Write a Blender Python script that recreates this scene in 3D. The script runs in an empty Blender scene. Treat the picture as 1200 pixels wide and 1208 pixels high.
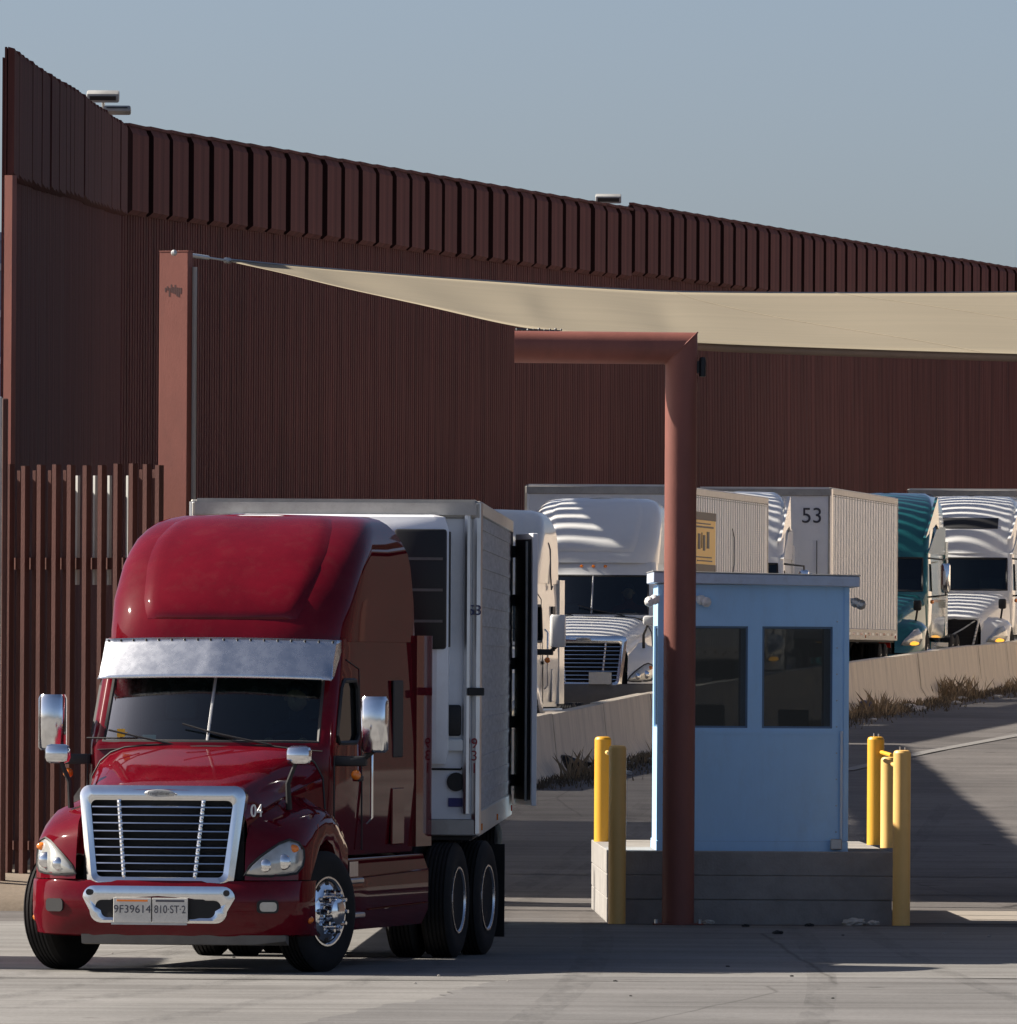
import bpy, bmesh, math, random
from mathutils import Vector, Matrix
random.seed(7)
C = bpy.context.scene.collection
S = bpy.context.scene
RAD = math.radians

# ------------------------------------------------------------------ camera, sky, sun, exposure
F = 15000.0 / 1200.0            # focal length in picture widths (long telephoto)
CAMZ = 2.7
ROLL = RAD(0.35)
cam_d = bpy.data.cameras.new('camera')
cam_d.sensor_fit = 'HORIZONTAL'
cam_d.sensor_width = 36.0
cam_d.lens = 36.0 * F
cam_d.shift_y = 173.0 / 1200.0
cam_d.clip_start = 1.0
cam_d.clip_end = 20000.0
cam = bpy.data.objects.new('camera', cam_d)
C.objects.link(cam)
cam.matrix_world = Matrix.Translation((0, 0, CAMZ)) @ Matrix.Rotation(RAD(90), 4, 'X') @ Matrix.Rotation(ROLL, 4, 'Z')
S.camera = cam

SUN_AZ_BACK = RAD(10.0)         # the sun stands to the left and a little behind the picture plane
SUN_EL = RAD(37.8)
to_sun = Vector((-math.cos(SUN_AZ_BACK) * math.cos(SUN_EL), math.sin(SUN_AZ_BACK) * math.cos(SUN_EL), math.sin(SUN_EL)))
world = bpy.data.worlds.new('World')
S.world = world
world.use_nodes = True
wn = world.node_tree.nodes
wl = world.node_tree.links
wn.clear()
sky = wn.new('ShaderNodeTexSky')
sky.sky_type = 'NISHITA'
sky.sun_disc = False
sky.sun_elevation = SUN_EL
sky.sun_rotation = math.atan2(to_sun.x, to_sun.y)
sky.altitude = 0
sky.air_density = 0.48
sky.dust_density = 1.6
sky.ozone_density = 0.8
bg = wn.new('ShaderNodeBackground')
bg.inputs['Strength'].default_value = 0.067
wo = wn.new('ShaderNodeOutputWorld')
wl.new(sky.outputs[0], bg.inputs['Color'])
wl.new(bg.outputs[0], wo.inputs['Surface'])
sun_d = bpy.data.lights.new('sun', 'SUN')
sun_d.energy = 5.0
sun_d.angle = RAD(0.53)
sun_d.color = (1.0, 0.92, 0.81)
sun = bpy.data.objects.new('sun', sun_d)
C.objects.link(sun)
sun.rotation_euler = to_sun.to_track_quat('Z', 'Y').to_euler()
S.view_settings.view_transform = 'Standard'
S.view_settings.look = 'None'
S.view_settings.gamma = 1.0
S.view_settings.use_curve_mapping = False
S.view_settings.exposure = 0.9

# ------------------------------------------------------------------ helpers
def at(x, y, D):
    """photo pixel (1200 x 1208) at distance D along the view -> world point"""
    du, dv = x - 600.0, 777.0 - y
    k = D / 15000.0
    return Vector((k * (du * math.cos(ROLL) - dv * math.sin(ROLL)), D, CAMZ + k * (du * math.sin(ROLL) + dv * math.cos(ROLL))))

def lerp(a, b, t): return a + (b - a) * t
def interp(tab, v):
    if v <= tab[0][0]: return tab[0][1]
    for (a, za), (b, zb) in zip(tab, tab[1:]):
        if v <= b: return lerp(za, zb, (v - a) / (b - a))
    return tab[-1][1]
def smooth(t):
    t = max(0.0, min(1.0, t)); return t * t * (3 - 2 * t)

TERR = [(0, 0), (138, 0), (150, .12), (160, .33), (172, .62), (186, .95), (200, 1.27), (221, 1.63), (246, 2.02), (262, 2.22), (290, 2.45), (340, 2.6), (5000, 2.6)]
def ground_z(D): return interp(TERR, D)

MATS = {}
def mat(name, col, rough=.6, metal=0.0, var=.0, scale=4.0, bump=0.0, bscale=60.0, coat=0.0, spec=.5, dirt=0.0, dirt_col=(.22, .18, .14), stretch=(1, 1, 1), emit=0.0, alpha=None, coat_rough=.04):
    if name in MATS: return MATS[name]
    m = bpy.data.materials.new(name); m.use_nodes = True
    nt = m.node_tree; N = nt.nodes; L = nt.links
    b = N['Principled BSDF']
    b.inputs['Roughness'].default_value = rough
    b.inputs['Metallic'].default_value = metal
    b.inputs['Specular IOR Level'].default_value = spec
    b.inputs['Coat Weight'].default_value = coat
    b.inputs['Coat Roughness'].default_value = coat_rough
    b.inputs['Base Color'].default_value = (*col, 1)
    if emit:
        b.inputs['Emission Color'].default_value = (*col, 1); b.inputs['Emission Strength'].default_value = emit
    if var or dirt or bump:
        tc = N.new('ShaderNodeTexCoord'); mp = N.new('ShaderNodeMapping'); mp.inputs['Scale'].default_value = stretch
        L.new(tc.outputs['Object'], mp.inputs['Vector'])
    src = None
    if var:
        n = N.new('ShaderNodeTexNoise'); n.inputs['Scale'].default_value = scale; n.inputs['Detail'].default_value = 6; n.inputs['Roughness'].default_value = .65
        L.new(mp.outputs[0], n.inputs['Vector'])
        r = N.new('ShaderNodeValToRGB')
        r.color_ramp.elements[0].position = .3; r.color_ramp.elements[1].position = .7
        r.color_ramp.elements[0].color = (*[max(0, c * (1 - var)) for c in col], 1)
        r.color_ramp.elements[1].color = (*[min(1, c * (1 + var)) for c in col], 1)
        L.new(n.outputs['Fac'], r.inputs[0]); src = r.outputs[0]
        L.new(src, b.inputs['Base Color'])
        mr = N.new('ShaderNodeMapRange'); mr.inputs[3].default_value = max(0, rough - .07); mr.inputs[4].default_value = min(1, rough + .09)
        L.new(n.outputs['Fac'], mr.inputs[0]); L.new(mr.outputs[0], b.inputs['Roughness'])
    if dirt:
        n2 = N.new('ShaderNodeTexNoise'); n2.inputs['Scale'].default_value = scale * 2.7; n2.inputs['Detail'].default_value = 9; n2.inputs['Roughness'].default_value = .75
        L.new(mp.outputs[0], n2.inputs['Vector'])
        r2 = N.new('ShaderNodeMapRange'); r2.inputs[1].default_value = .5; r2.inputs[2].default_value = .8; r2.inputs[3].default_value = 0; r2.inputs[4].default_value = dirt
        L.new(n2.outputs['Fac'], r2.inputs[0])
        mx = N.new('ShaderNodeMix'); mx.data_type = 'RGBA'
        L.new(r2.outputs[0], mx.inputs[0])
        if src: L.new(src, mx.inputs[6])
        else: mx.inputs[6].default_value = (*col, 1)
        mx.inputs[7].default_value = (*dirt_col, 1)
        L.new(mx.outputs[2], b.inputs['Base Color'])
    if bump:
        n3 = N.new('ShaderNodeTexNoise'); n3.inputs['Scale'].default_value = bscale; n3.inputs['Detail'].default_value = 5
        L.new(mp.outputs[0], n3.inputs['Vector'])
        bp = N.new('ShaderNodeBump'); bp.inputs['Strength'].default_value = bump; bp.inputs['Distance'].default_value = .02
        L.new(n3.outputs['Fac'], bp.inputs['Height']); L.new(bp.outputs[0], b.inputs['Normal'])
    MATS[name] = m
    return m

def glass_mat(name, tint, clear, ior=1.5):
    """window glass: a tinted pane that mirrors its surroundings and lets CLEAR of the light through"""
    if name in MATS: return MATS[name]
    m = bpy.data.materials.new(name); m.use_nodes = True
    N = m.node_tree.nodes; L = m.node_tree.links; N.clear()
    o = N.new('ShaderNodeOutputMaterial'); t = N.new('ShaderNodeBsdfTransparent'); t.inputs[0].default_value = (*[clear * c for c in tint], 1)
    g = N.new('ShaderNodeBsdfGlossy'); g.inputs['Roughness'].default_value = .02; g.inputs[0].default_value = (1, 1, 1, 1)
    fr = N.new('ShaderNodeFresnel'); fr.inputs[0].default_value = ior
    mx = N.new('ShaderNodeMixShader')
    L.new(fr.outputs[0], mx.inputs[0]); L.new(t.outputs[0], mx.inputs[1]); L.new(g.outputs[0], mx.inputs[2])
    L.new(mx.outputs[0], o.inputs['Surface'])
    MATS[name] = m
    return m

class MB:
    def __init__(s): s.v = []; s.f = []
    def add(s, vs, fs):
        o = len(s.v); s.v += [tuple(v) for v in vs]; s.f += [tuple(i + o for i in f) for f in fs]; return s
    def box(s, c, d, rz=0.0, bev=0.0):
        x, y, z = d[0] / 2, d[1] / 2, d[2] / 2
        if bev <= 0:
            vs = [(a * x, b * y, e * z) for a in (-1, 1) for b in (-1, 1) for e in (-1, 1)]
            fs = [(0, 1, 3, 2), (4, 6, 7, 5), (0, 4, 5, 1), (2, 3, 7, 6), (0, 2, 6, 4), (1, 5, 7, 3)]
        else:
            bm = bmesh.new(); bmesh.ops.create_cube(bm, size=1)
            for v in bm.verts: v.co = Vector((v.co.x * d[0], v.co.y * d[1], v.co.z * d[2]))
            bmesh.ops.bevel(bm, geom=bm.edges[:], offset=min(bev, .49 * min(d)), segments=2 if bev > .018 else 1, affect='EDGES', profile=.5)
            bm.verts.index_update(); vs = [v.co.copy() for v in bm.verts]; fs = [[v.index for v in f.verts] for f in bm.faces]; bm.free()
        cr, sr = math.cos(rz), math.sin(rz)
        return s.add([(c[0] + p[0] * cr - p[1] * sr, c[1] + p[0] * sr + p[1] * cr, c[2] + p[2]) for p in vs], fs)
    def b2(s, x0, x1, y0, y1, z0, z1, bev=0.0):
        return s.box(((x0 + x1) / 2, (y0 + y1) / 2, (z0 + z1) / 2), (x1 - x0, y1 - y0, z1 - z0), 0, bev)
    def loft(s, rings, closed=True, cap0=True, cap1=True):
        n = len(rings[0]); vs = [p for r in rings for p in r]; fs = []
        for i in range(len(rings) - 1):
            for j in range(n if closed else n - 1):
                k = (j + 1) % n; fs.append((i * n + j, i * n + k, (i + 1) * n + k, (i + 1) * n + j))
        if cap0: fs.append(tuple(reversed(range(n))))
        if cap1: fs.append(tuple((len(rings) - 1) * n + j for j in range(n)))
        return s.add(vs, fs)
    def grid(s, rows, skip=None):
        n = len(rows[0]); vs = [p for r in rows for p in r]; fs = []
        for i in range(len(rows) - 1):
            for j in range(n - 1):
                if skip and skip(i, j): continue
                fs.append((i * n + j, i * n + j + 1, (i + 1) * n + j + 1, (i + 1) * n + j))
        return s.add(vs, fs)
    def tube(s, path, r, n=8, closed=False, caps=True):
        P = [Vector(p) for p in path]; rings = []; m = len(P)
        rr = r if isinstance(r, (list, tuple)) else [r] * m
        up = None
        for i, p in enumerate(P):
            if closed: t = P[(i + 1) % m] - P[i - 1]
            else: t = P[min(i + 1, m - 1)] - P[max(i - 1, 0)]
            t.normalize()
            if up is None:
                up = Vector((0, 0, 1)) if abs(t.z) < .9 else Vector((0, 1, 0))
            a = t.cross(up)
            if a.length < 1e-4: a = t.cross(Vector((1, 0, 0)))
            a.normalize(); b = a.cross(t).normalized(); up = b
            rings.append([p + a * (rr[i] * math.cos(2 * math.pi * k / n)) + b * (rr[i] * math.sin(2 * math.pi * k / n)) for k in range(n)])
        if closed: rings.append(rings[0]); return s.loft(rings, True, False, False)
        return s.loft(rings, True, caps, caps)
    def lathe(s, prof, c=(0, 0, 0), axis='x', n=32, rot=0.0):
        """prof: (a along axis, r); axis x: the ring stands in the y-z plane"""
        rings = []
        for a, r in prof:
            ring = []
            for k in range(n):
                t = 2 * math.pi * k / n + rot; u, w = r * math.cos(t), r * math.sin(t)
                ring.append((c[0] + a, c[1] + u, c[2] + w) if axis == 'x' else (c[0] + u, c[1] + a, c[2] + w) if axis == 'y' else (c[0] + u, c[1] + w, c[2] + a))
            rings.append(ring)
        return s.loft(rings, True, prof[0][1] > 1e-3, prof[-1][1] > 1e-3)
    def ball(s, c, r, n=10, sc=(1, 1, 1)):
        pr = [(-r * math.cos(math.pi * i / (n - 2)), max(1e-4, r * math.sin(math.pi * i / (n - 2)))) for i in range(n - 1)]
        o = len(s.v); s.lathe(pr, (0, 0, 0), 'z', n)
        for i in range(o, len(s.v)):
            p = s.v[i]; s.v[i] = (c[0] + p[0] * sc[0], c[1] + p[1] * sc[1], c[2] + p[2] * sc[2])
        return s
    def prism(s, poly, a0, a1, axis='y'):
        """poly in the plane across AXIS: axis y -> (x,z), axis x -> (y,z), axis z -> (x,y)"""
        def P(p, a): return (p[0], a, p[1]) if axis == 'y' else (a, p[0], p[1]) if axis == 'x' else (p[0], p[1], a)
        return s.loft([[P(p, a0) for p in poly], [P(p, a1) for p in poly]])
    def turn(s, M, o=0):
        for i in range(o, len(s.v)): s.v[i] = tuple(M @ Vector(s.v[i]))
        return s
    def mesh(s, name, m, ang=28):
        me = bpy.data.meshes.new(name); me.from_pydata(s.v, [], s.f); me.validate()
        bm = bmesh.new(); bm.from_mesh(me); bmesh.ops.recalc_face_normals(bm, faces=bm.faces[:]); bm.to_mesh(me); bm.free()
        me.shade_smooth(); me.set_sharp_from_angle(angle=RAD(ang))
        me.materials.append(m); me.update()
        return me
    def build(s, name, m, parent=None, ang=28, label=None, kind=None):
        o = bpy.data.objects.new(name, s.mesh(name, m, ang)); C.objects.link(o)
        if parent is not None: o.parent = parent
        if label: o['label'] = label
        if kind: o['kind'] = kind
        return o

def thing(name, label, cat, loc=(0, 0, 0), rz=0.0, group=None):
    o = bpy.data.objects.new(name, None); C.objects.link(o); o.location = loc; o.rotation_euler = (0, 0, rz)
    o.empty_display_size = .2
    o['label'] = label; o['category'] = cat
    if group: o['group'] = group
    return o
def tag(o, label, cat, group=None):
    o['label'] = label; o['category'] = cat
    if group: o['group'] = group
    return o
def put(name, me, parent, loc=(0, 0, 0), rz=0.0, rot=None):
    o = bpy.data.objects.new(name, me); C.objects.link(o); o.parent = parent; o.location = loc
    o.rotation_euler = rot if rot else (0, 0, rz)
    return o
def lettering(name, body, size, m, parent, loc, rot, depth=.003, sx=1.0):
    cu = bpy.data.curves.new(name, 'FONT'); cu.body = body; cu.size = size; cu.extrude = depth; cu.align_x = 'CENTER'; cu.align_y = 'CENTER'
    t = bpy.data.objects.new(name, cu); C.objects.link(t)
    me = bpy.data.meshes.new_from_object(t.evaluated_get(bpy.context.evaluated_depsgraph_get()))
    bpy.data.objects.remove(t); bpy.data.curves.remove(cu)
    me.materials.clear(); me.materials.append(m)
    for v in me.vertices: v.co.x *= sx
    o = bpy.data.objects.new(name, me); C.objects.link(o); o.parent = parent; o.location = loc; o.rotation_euler = rot
    return o

def rrect(w0, w1, z0, z1, r, n=5):
    """rounded trapezoid outline in (x,z): half width w0 at z0, w1 at z1"""
    pts = []
    for cx, cz, a0 in ((w0 - r, z0 + r, -90), (w1 - r, z1 - r, 0), (-w1 + r, z1 - r, 90), (-w0 + r, z0 + r, 180)):
        for k in range(n + 1):
            a = RAD(a0 + 90 * k / n); pts.append((cx + r * math.cos(a), cz + r * math.sin(a)))
    return pts

# ------------------------------------------------------------------ materials of the place
def ground_mat(name, c0, c1, streak=.5, crack=.6, scl=.35, tint=None):
    m = bpy.data.materials.new(name); m.use_nodes = True
    N = m.node_tree.nodes; L = m.node_tree.links; b = N['Principled BSDF']
    tc = N.new('ShaderNodeTexCoord')
    def mapped(s):
        mp = N.new('ShaderNodeMapping'); mp.inputs['Scale'].default_value = s; L.new(tc.outputs['Object'], mp.inputs['Vector']); return mp.outputs[0]
    def noise(v, sc, det=8, ro=.65):
        n = N.new('ShaderNodeTexNoise'); n.inputs['Scale'].default_value = sc; n.inputs['Detail'].default_value = det; n.inputs['Roughness'].default_value = ro
        L.new(v, n.inputs['Vector']); return n.outputs['Fac']
    def ramp(f, p0, p1, a, bb):
        r = N.new('ShaderNodeValToRGB'); r.color_ramp.elements[0].position = p0; r.color_ramp.elements[1].position = p1
        r.color_ramp.elements[0].color = (*a, 1); r.color_ramp.elements[1].color = (*bb, 1); L.new(f, r.inputs[0]); return r.outputs[0]
    def mul(a, bb, fac):
        x = N.new('ShaderNodeMix'); x.data_type = 'RGBA'; x.blend_type = 'MULTIPLY'; x.inputs[0].default_value = fac
        L.new(a, x.inputs[6]); L.new(bb, x.inputs[7]); return x.outputs[2]
    base = ramp(noise(mapped((1, .35, 1)), scl), .3, .72, c0, c1)
    # tyre marks and oil drips run across the lane
    st = ramp(noise(mapped((.16, 1.1, 1)), 1.0, 10, .72), .36, .58, (.52, .5, .48), (1, 1, 1))
    base = mul(base, st, streak)
    spots = ramp(noise(mapped((1, .5, 1)), 2.2, 4, .5), .24, .34, (.45, .42, .4), (1, 1, 1))
    base = mul(base, spots, .8)
    fine = ramp(noise(mapped((1, .4, 1)), 22, 6, .85), .3, .7, (.6, .6, .6), (1, 1, 1))
    base = mul(base, fine, .8)
    vo = N.new('ShaderNodeTexVoronoi'); vo.feature = 'DISTANCE_TO_EDGE'; vo.inputs['Scale'].default_value = .16
    wv = N.new('ShaderNodeMix'); wv.data_type = 'VECTOR'; wv.inputs[0].default_value = .12
    nz = N.new('ShaderNodeTexNoise'); nz.inputs['Scale'].default_value = .7; nz.inputs['Detail'].default_value = 6
    mv = mapped((1, .45, 1)); L.new(mv, nz.inputs['Vector']); L.new(mv, wv.inputs[4]); L.new(nz.outputs['Color'], wv.inputs[5]); L.new(wv.outputs[1], vo.inputs['Vector'])
    cr = ramp(vo.outputs['Distance'], .0, .0028, (.4, .38, .36), (1, 1, 1))
    base = mul(base, cr, crack)
    L.new(base, b.inputs['Base Color']); b.inputs['Roughness'].default_value = .85; b.inputs['Specular IOR Level'].default_value = .25
    bp = N.new('ShaderNodeBump'); bp.inputs['Strength'].default_value = .35; bp.inputs['Distance'].default_value = .02
    L.new(noise(mapped((1, 1, 1)), 18, 6, .7), bp.inputs['Height']); L.new(bp.outputs[0], b.inputs['Normal'])
    return m
M_road = ground_mat('worn_asphalt', (.115, .106, .1), (.205, .188, .176), .65, .5)
M_conc = ground_mat('worn_concrete', (.205, .198, .187), (.31, .3, .283), .6, .7)
M_dirt = ground_mat('dry_dirt', (.2, .16, .12), (.32, .26, .2), .2, .1)
M_wall = mat('weathered_steel', (.094, .036, .033), .8, 0, var=.4, scale=1.1, stretch=(2.5, 2.5, .12), bump=.2, bscale=30, dirt=.35, dirt_col=(.13, .055, .04), spec=.08)
M_wall_shade = mat('painted_shade_steel', (.028, .013, .012), .85, spec=.05)  # slot shade painted as a near-black colour for the plate end faces
M_slat = mat('rust_brown_paint', (.095, .038, .03), .7, 0, var=.3, scale=2, stretch=(2, 2, .3), bump=.2, spec=.3, dirt=.5, dirt_col=(.05, .025, .02))
M_mast = mat('terracotta_paint', (.215, .076, .058), .55, 0, var=.16, scale=1.5, stretch=(1, 1, .4), bump=.08, spec=.35, dirt=.4, dirt_col=(.11, .05, .04))
M_black = mat('black_plastic', (.012, .012, .013), .5, spec=.4)
M_rubber = mat('tyre_rubber', (.018, .017, .017), .8, var=.25, scale=9, bump=.25, bscale=90, spec=.25)
M_chrome = mat('polished_chrome', (.82, .83, .85), .12, 1.0, var=.05, scale=7)
M_alu = mat('brushed_aluminium', (.62, .62, .62), .34, 1.0, var=.12, scale=6, stretch=(1, 1, .2), dirt=.35)
M_frame = mat('chassis_black', (.02, .019, .018), .7, var=.3, scale=6)
M_white = mat('white_enamel', (.72, .72, .7), .4, var=.05, scale=2, dirt=.2, dirt_col=(.4, .36, .3))
M_galv = mat('galvanised_steel', (.5, .5, .49), .45, .8, var=.12, scale=8)
M_amber = mat('amber_lens', (.85, .22, .02), .15, coat=.8)
M_red_lens = mat('red_lens', (.6, .03, .02), .15, coat=.8)
M_lens = mat('clear_lens', (.5, .5, .47), .12, .35, coat=1.0, var=.12, scale=12)
M_concrete = mat('grey_concrete', (.3, .285, .265), .85, var=.18, scale=2.2, bump=.3, bscale=40, dirt=.4, dirt_col=(.16, .14, .12), spec=.25)
M_barrier = mat('tan_concrete', (.78, .68, .54), .88, var=.14, scale=1.6, stretch=(1, 1.6, .25), bump=.3, bscale=30, dirt=.55, dirt_col=(.28, .22, .16), spec=.2)
M_paintline = mat('worn_road_paint', (.19, .18, .168), .8, var=.25, scale=6, dirt=1.0, dirt_col=(.15, .135, .125))

# ------------------------------------------------------------------ ground
def sheet(name, xs, ds, z_off, m):
    rows = [[(x, d, ground_z(d) + z_off) for x in xs] for d in ds]
    o = MB().grid(rows).build(name, m, ang=60); o['kind'] = 'structure'; return o
DS = [-60, 0, 40, 80, 110, 130] + [134 + 4 * i for i in range(54)] + [380, 450, 600, 900, 1500, 2500, 4000]
sheet('ground', [-2500, -600, -200, -80, -40, -20, -10, -5, 0, 5, 10, 20, 40, 80, 200, 600, 2500], DS, -.004, M_road)
sheet('concrete_apron', [-30, -12, -6, -2, 2, 6, 12, 22], [40, 80, 104, 112, 120, 129.3], .0, M_conc)
# a joint of darker patch concrete and the lighter strip by the island
sheet('concrete_patch', [4.15, 6, 9], [131.0, 134, 137.6], .0, mat('pale_concrete', (.3, .265, .225), .85, var=.15, scale=3, bump=.2, dirt=.4, dirt_col=(.25, .21, .17)))
for (a, b, w) in (((5.06, 190.5), (8.6, 212.5), .12),):
    rows = []
    for i in range(13):
        t = i / 12; x, d = lerp(a[0], b[0], t), lerp(a[1], b[1], t); rows.append([(x - w, d, ground_z(d) + .008), (x + w, d, ground_z(d) + .008)])
    o = MB().grid(rows).build('lane_line', M_paintline); o['kind'] = 'structure'
for (x0, x1, d, w) in ((-12, 12, 109.6 - 3.2, .05), (-12, 18, 129.35, .05), (4.2, 14, 143.6, .09), (-2, 8, 151, .06)):
    o = MB().grid([[(lerp(x0, x1, i / 20), d + random.uniform(-.03, .03) - w, ground_z(d) + .0045) for i in range(21)], [(lerp(x0, x1, i / 20), d + random.uniform(-.03, .03) + w, ground_z(d) + .0045) for i in range(21)]]).build('road_joint', mat('tar_joint', (.05, .045, .04), .9, var=.3)); o['kind'] = 'structure'
# newer, darker asphalt laid over the front of the apron, with a ragged edge
M_patch = ground_mat('patch_asphalt', (.165, .16, .154), (.25, .242, .234), .65, .6)
edge = [(-2.3, 88), (-1.75, 92), (-1.3, 95.5), (-1.0, 98.4), (-.55, 101), (-.42, 103.5), (-.1, 106), (.25, 107.2), (.9, 107.9), (2.2, 108.2), (4.5, 108.0), (9, 108.4)]
ed2 = []
for (x0, d0), (x1, d1) in zip(edge, edge[1:]):
    for k in range(6): t = k / 6; ed2.append((lerp(x0, x1, t) + random.uniform(-.06, .06), lerp(d0, d1, t) + random.uniform(-.12, .12)))
MB().grid([[(x, d, .004) for x, d in ed2], [(12 if d > 107 else x + 6, d if d > 107 else d - .0, .004) for x, d in ed2], [(14, 88, .004) for _ in ed2]]).build('asphalt_patch', M_patch)['kind'] = 'structure'
# worn tyre marks swinging out of the lane, oil drips along it
mt = bpy.data.materials.new('tyre_mark'); mt.use_nodes = True
N_ = mt.node_tree.nodes; L_ = mt.node_tree.links; b_ = N_['Principled BSDF']; b_.inputs['Base Color'].default_value = (.035, .033, .032, 1); b_.inputs['Roughness'].default_value = .8
tc_ = N_.new('ShaderNodeTexCoord'); mp2 = N_.new('ShaderNodeMapping'); mp2.inputs['Scale'].default_value = (3, .25, 1); nz_ = N_.new('ShaderNodeTexNoise'); nz_.inputs['Scale'].default_value = 1.6; nz_.inputs['Detail'].default_value = 8; nz_.inputs['Roughness'].default_value = .75
mr_ = N_.new('ShaderNodeMapRange'); mr_.inputs[1].default_value = .42; mr_.inputs[2].default_value = .75; mr_.inputs[3].default_value = 0; mr_.inputs[4].default_value = .26
L_.new(tc_.outputs['Object'], mp2.inputs[0]); L_.new(mp2.outputs[0], nz_.inputs['Vector']); L_.new(nz_.outputs['Fac'], mr_.inputs[0]); L_.new(mr_.outputs[0], b_.inputs['Alpha'])
for x0, w, cur in ((-2.5, .3, 3.4), (-.5, .3, 3.2), (-2.1, .22, 2.2), (-.1, .25, 2.0), (.9, .3, .6), (2.9, .25, .5), (3.6, .2, -.6), (6.2, .3, -1.0), (7.9, .3, -1.2)):
    rows = []
    for k in range(40):
        d = lerp(88, 176, k / 39); x = x0 - cur * max(0, (128 - d) / 30) ** 2 + (max(0, d - 135) * .06); rows.append([(x - w / 2, d, ground_z(d) + .0085), (x + w / 2, d, ground_z(d) + .0085)])
    MB().grid(rows).build('tyre_mark', mt)['kind'] = 'structure'
# raised dirt strip with a broken kerb at the foot of the slat fence
k = MB(); n = 26
rows = []
for i in range(n):
    x = lerp(-14, -3.3, i / (n - 1)); e = random.uniform(-.05, .05)
    rows.append([(x, 134.6 + e, -.05), (x, 134.7 + e, .1 + e * .3), (x, 136.2, .2 + random.uniform(-.03, .03)), (x, 138.4, .28 + random.uniform(-.03, .03)), (x, 146, .3)])
k.grid(rows).build('dirt_verge', M_dirt, ang=60)['kind'] = 'structure'

# ------------------------------------------------------------------ border wall
def wall_run(name, label, A, B, ph, pitch, pw, proud, slat, gap, n_extra=0, step_amp=.09, deep=.15):
    d = Vector((B.x - A.x, B.y - A.y)); Lr = d.length
    t = thing(name, label, 'wall', (A.x, A.y, 0), math.atan2(d.y, d.x))
    sl = (B.z - A.z) / Lr; n = int(Lr / pitch) + n_extra
    m1 = MB()
    if proud > .05: poly = [(0, 0), (-proud, .07), (-proud, ph - .12), (-.02, ph), (.03, ph), (.03, 0)]
    else: poly = [(.03, 0), (-proud, .03), (-proud, ph - .02), (.03, ph)]
    m1.prism([(p[0], p[1]) for p in poly], 0, pw, 'x')
    me = m1.mesh('anti_climb_plate', M_wall, 20); me.materials.append(M_wall_shade)
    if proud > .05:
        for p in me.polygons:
            if abs(p.normal.x) > .9: p.material_index = 1  # end faces carry the painted shade of the slots
    st = 0.0; tops = []
    for i in range(n):
        if i % random.choice((4, 5, 6, 7)) == 0: st = random.uniform(-step_amp, step_amp)
        x = i * pitch; z = A.z + sl * x + st
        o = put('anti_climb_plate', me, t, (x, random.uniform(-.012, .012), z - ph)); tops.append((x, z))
    r = MB()
    for x, z in tops:
        if proud > .05: r.b2(x - .02, x + pitch - .03, -.055, .045, z + .002, z + .05)
        r.b2(x, x + pitch, .035, .06, z - ph + .01, z - .002)
    r.build('top_rail', M_wall, t)
    s = MB(); x = 0.0
    while x < n * pitch:
        D = A.y + (B.y - A.y) / Lr * x; jj = random.uniform(-.002, .002)
        zt = A.z + sl * x - .12
        g_ = gap if gap > .05 or D < 170 else .085; s.b2(x, x + slat, .0651 + jj, .065 + deep + jj, ground_z(D) - .1, zt); x += slat + g_
    s.build('bollard_slats', M_wall, t, kind='stuff')
    return t
PL, PC, PR = at(12, 55, 143), at(150, 145, 208), at(1200, 321, 330)
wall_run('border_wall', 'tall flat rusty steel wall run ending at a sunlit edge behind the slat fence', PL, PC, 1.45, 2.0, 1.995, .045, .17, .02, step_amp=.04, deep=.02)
far = PC + (PR - PC) * 1.45
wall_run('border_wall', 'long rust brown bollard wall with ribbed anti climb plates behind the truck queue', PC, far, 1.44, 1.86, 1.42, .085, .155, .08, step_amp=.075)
ep = MB(); ep.box((PL.x + .02, PL.y - .12, (PL.z - 1.45) / 2), (.1, .1, PL.z - 1.45 - .002), RAD(-28))
tag(ep.build('wall_end_post', M_mast), 'slim sunlit terracotta post at the end of the flat steel wall', 'post')

def floodlight(px, py, D, lab, kx):
    p = at(px, py, D); t = thing('floodlight_mast', lab, 'floodlight', (p.x, p.y, ground_z(D)), 0, 'floodlights above the border wall')
    h = p.z - ground_z(D)
    MB().tube([(0, .25, 0), (0, .25, h)], .06, 8).build('pole', M_galv, t)
    MB().b2(-.3 * kx, .3 * kx, .2, .3, h - .06, h).build('crossarm', M_galv, t)
    for (x, z, w, hh, tl) in ((-.02, .16, .5, .15, .3), (.2, -.05, .42, .1, -.25)):
        m = MB().box((0, 0, 0), (w * kx, .24, hh * kx), 0, .03).turn(Matrix.Translation((x * kx, 0, h + z * kx)) @ Matrix.Rotation(tl, 4, 'X'))
        f = m.build('lamp_head', mat('weathered_grey_housing', (.3, .3, .29), .6, var=.15), t)
        g = MB().b2(-w * kx / 2 + .05, w * kx / 2 - .05, -.135, -.115, -hh * kx / 2 + .05, hh * kx / 2 - .04).turn(Matrix.Translation((x * kx, 0, h + z * kx)) @ Matrix.Rotation(tl, 4, 'X'))
        g.build('lamp_glass', M_black, f)
        MB().tube([(x * kx, .2, h - .03), (x * kx, .05, h + z * kx)], .025, 6).build('bracket', M_galv, t)
floodlight(123, 126, 205, 'pale twin head floodlight above the flat wall run where the wall bends', 1.05)
floodlight(719, 244, 296, 'small twin head floodlight above the ribbed wall run', 1.2)

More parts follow.
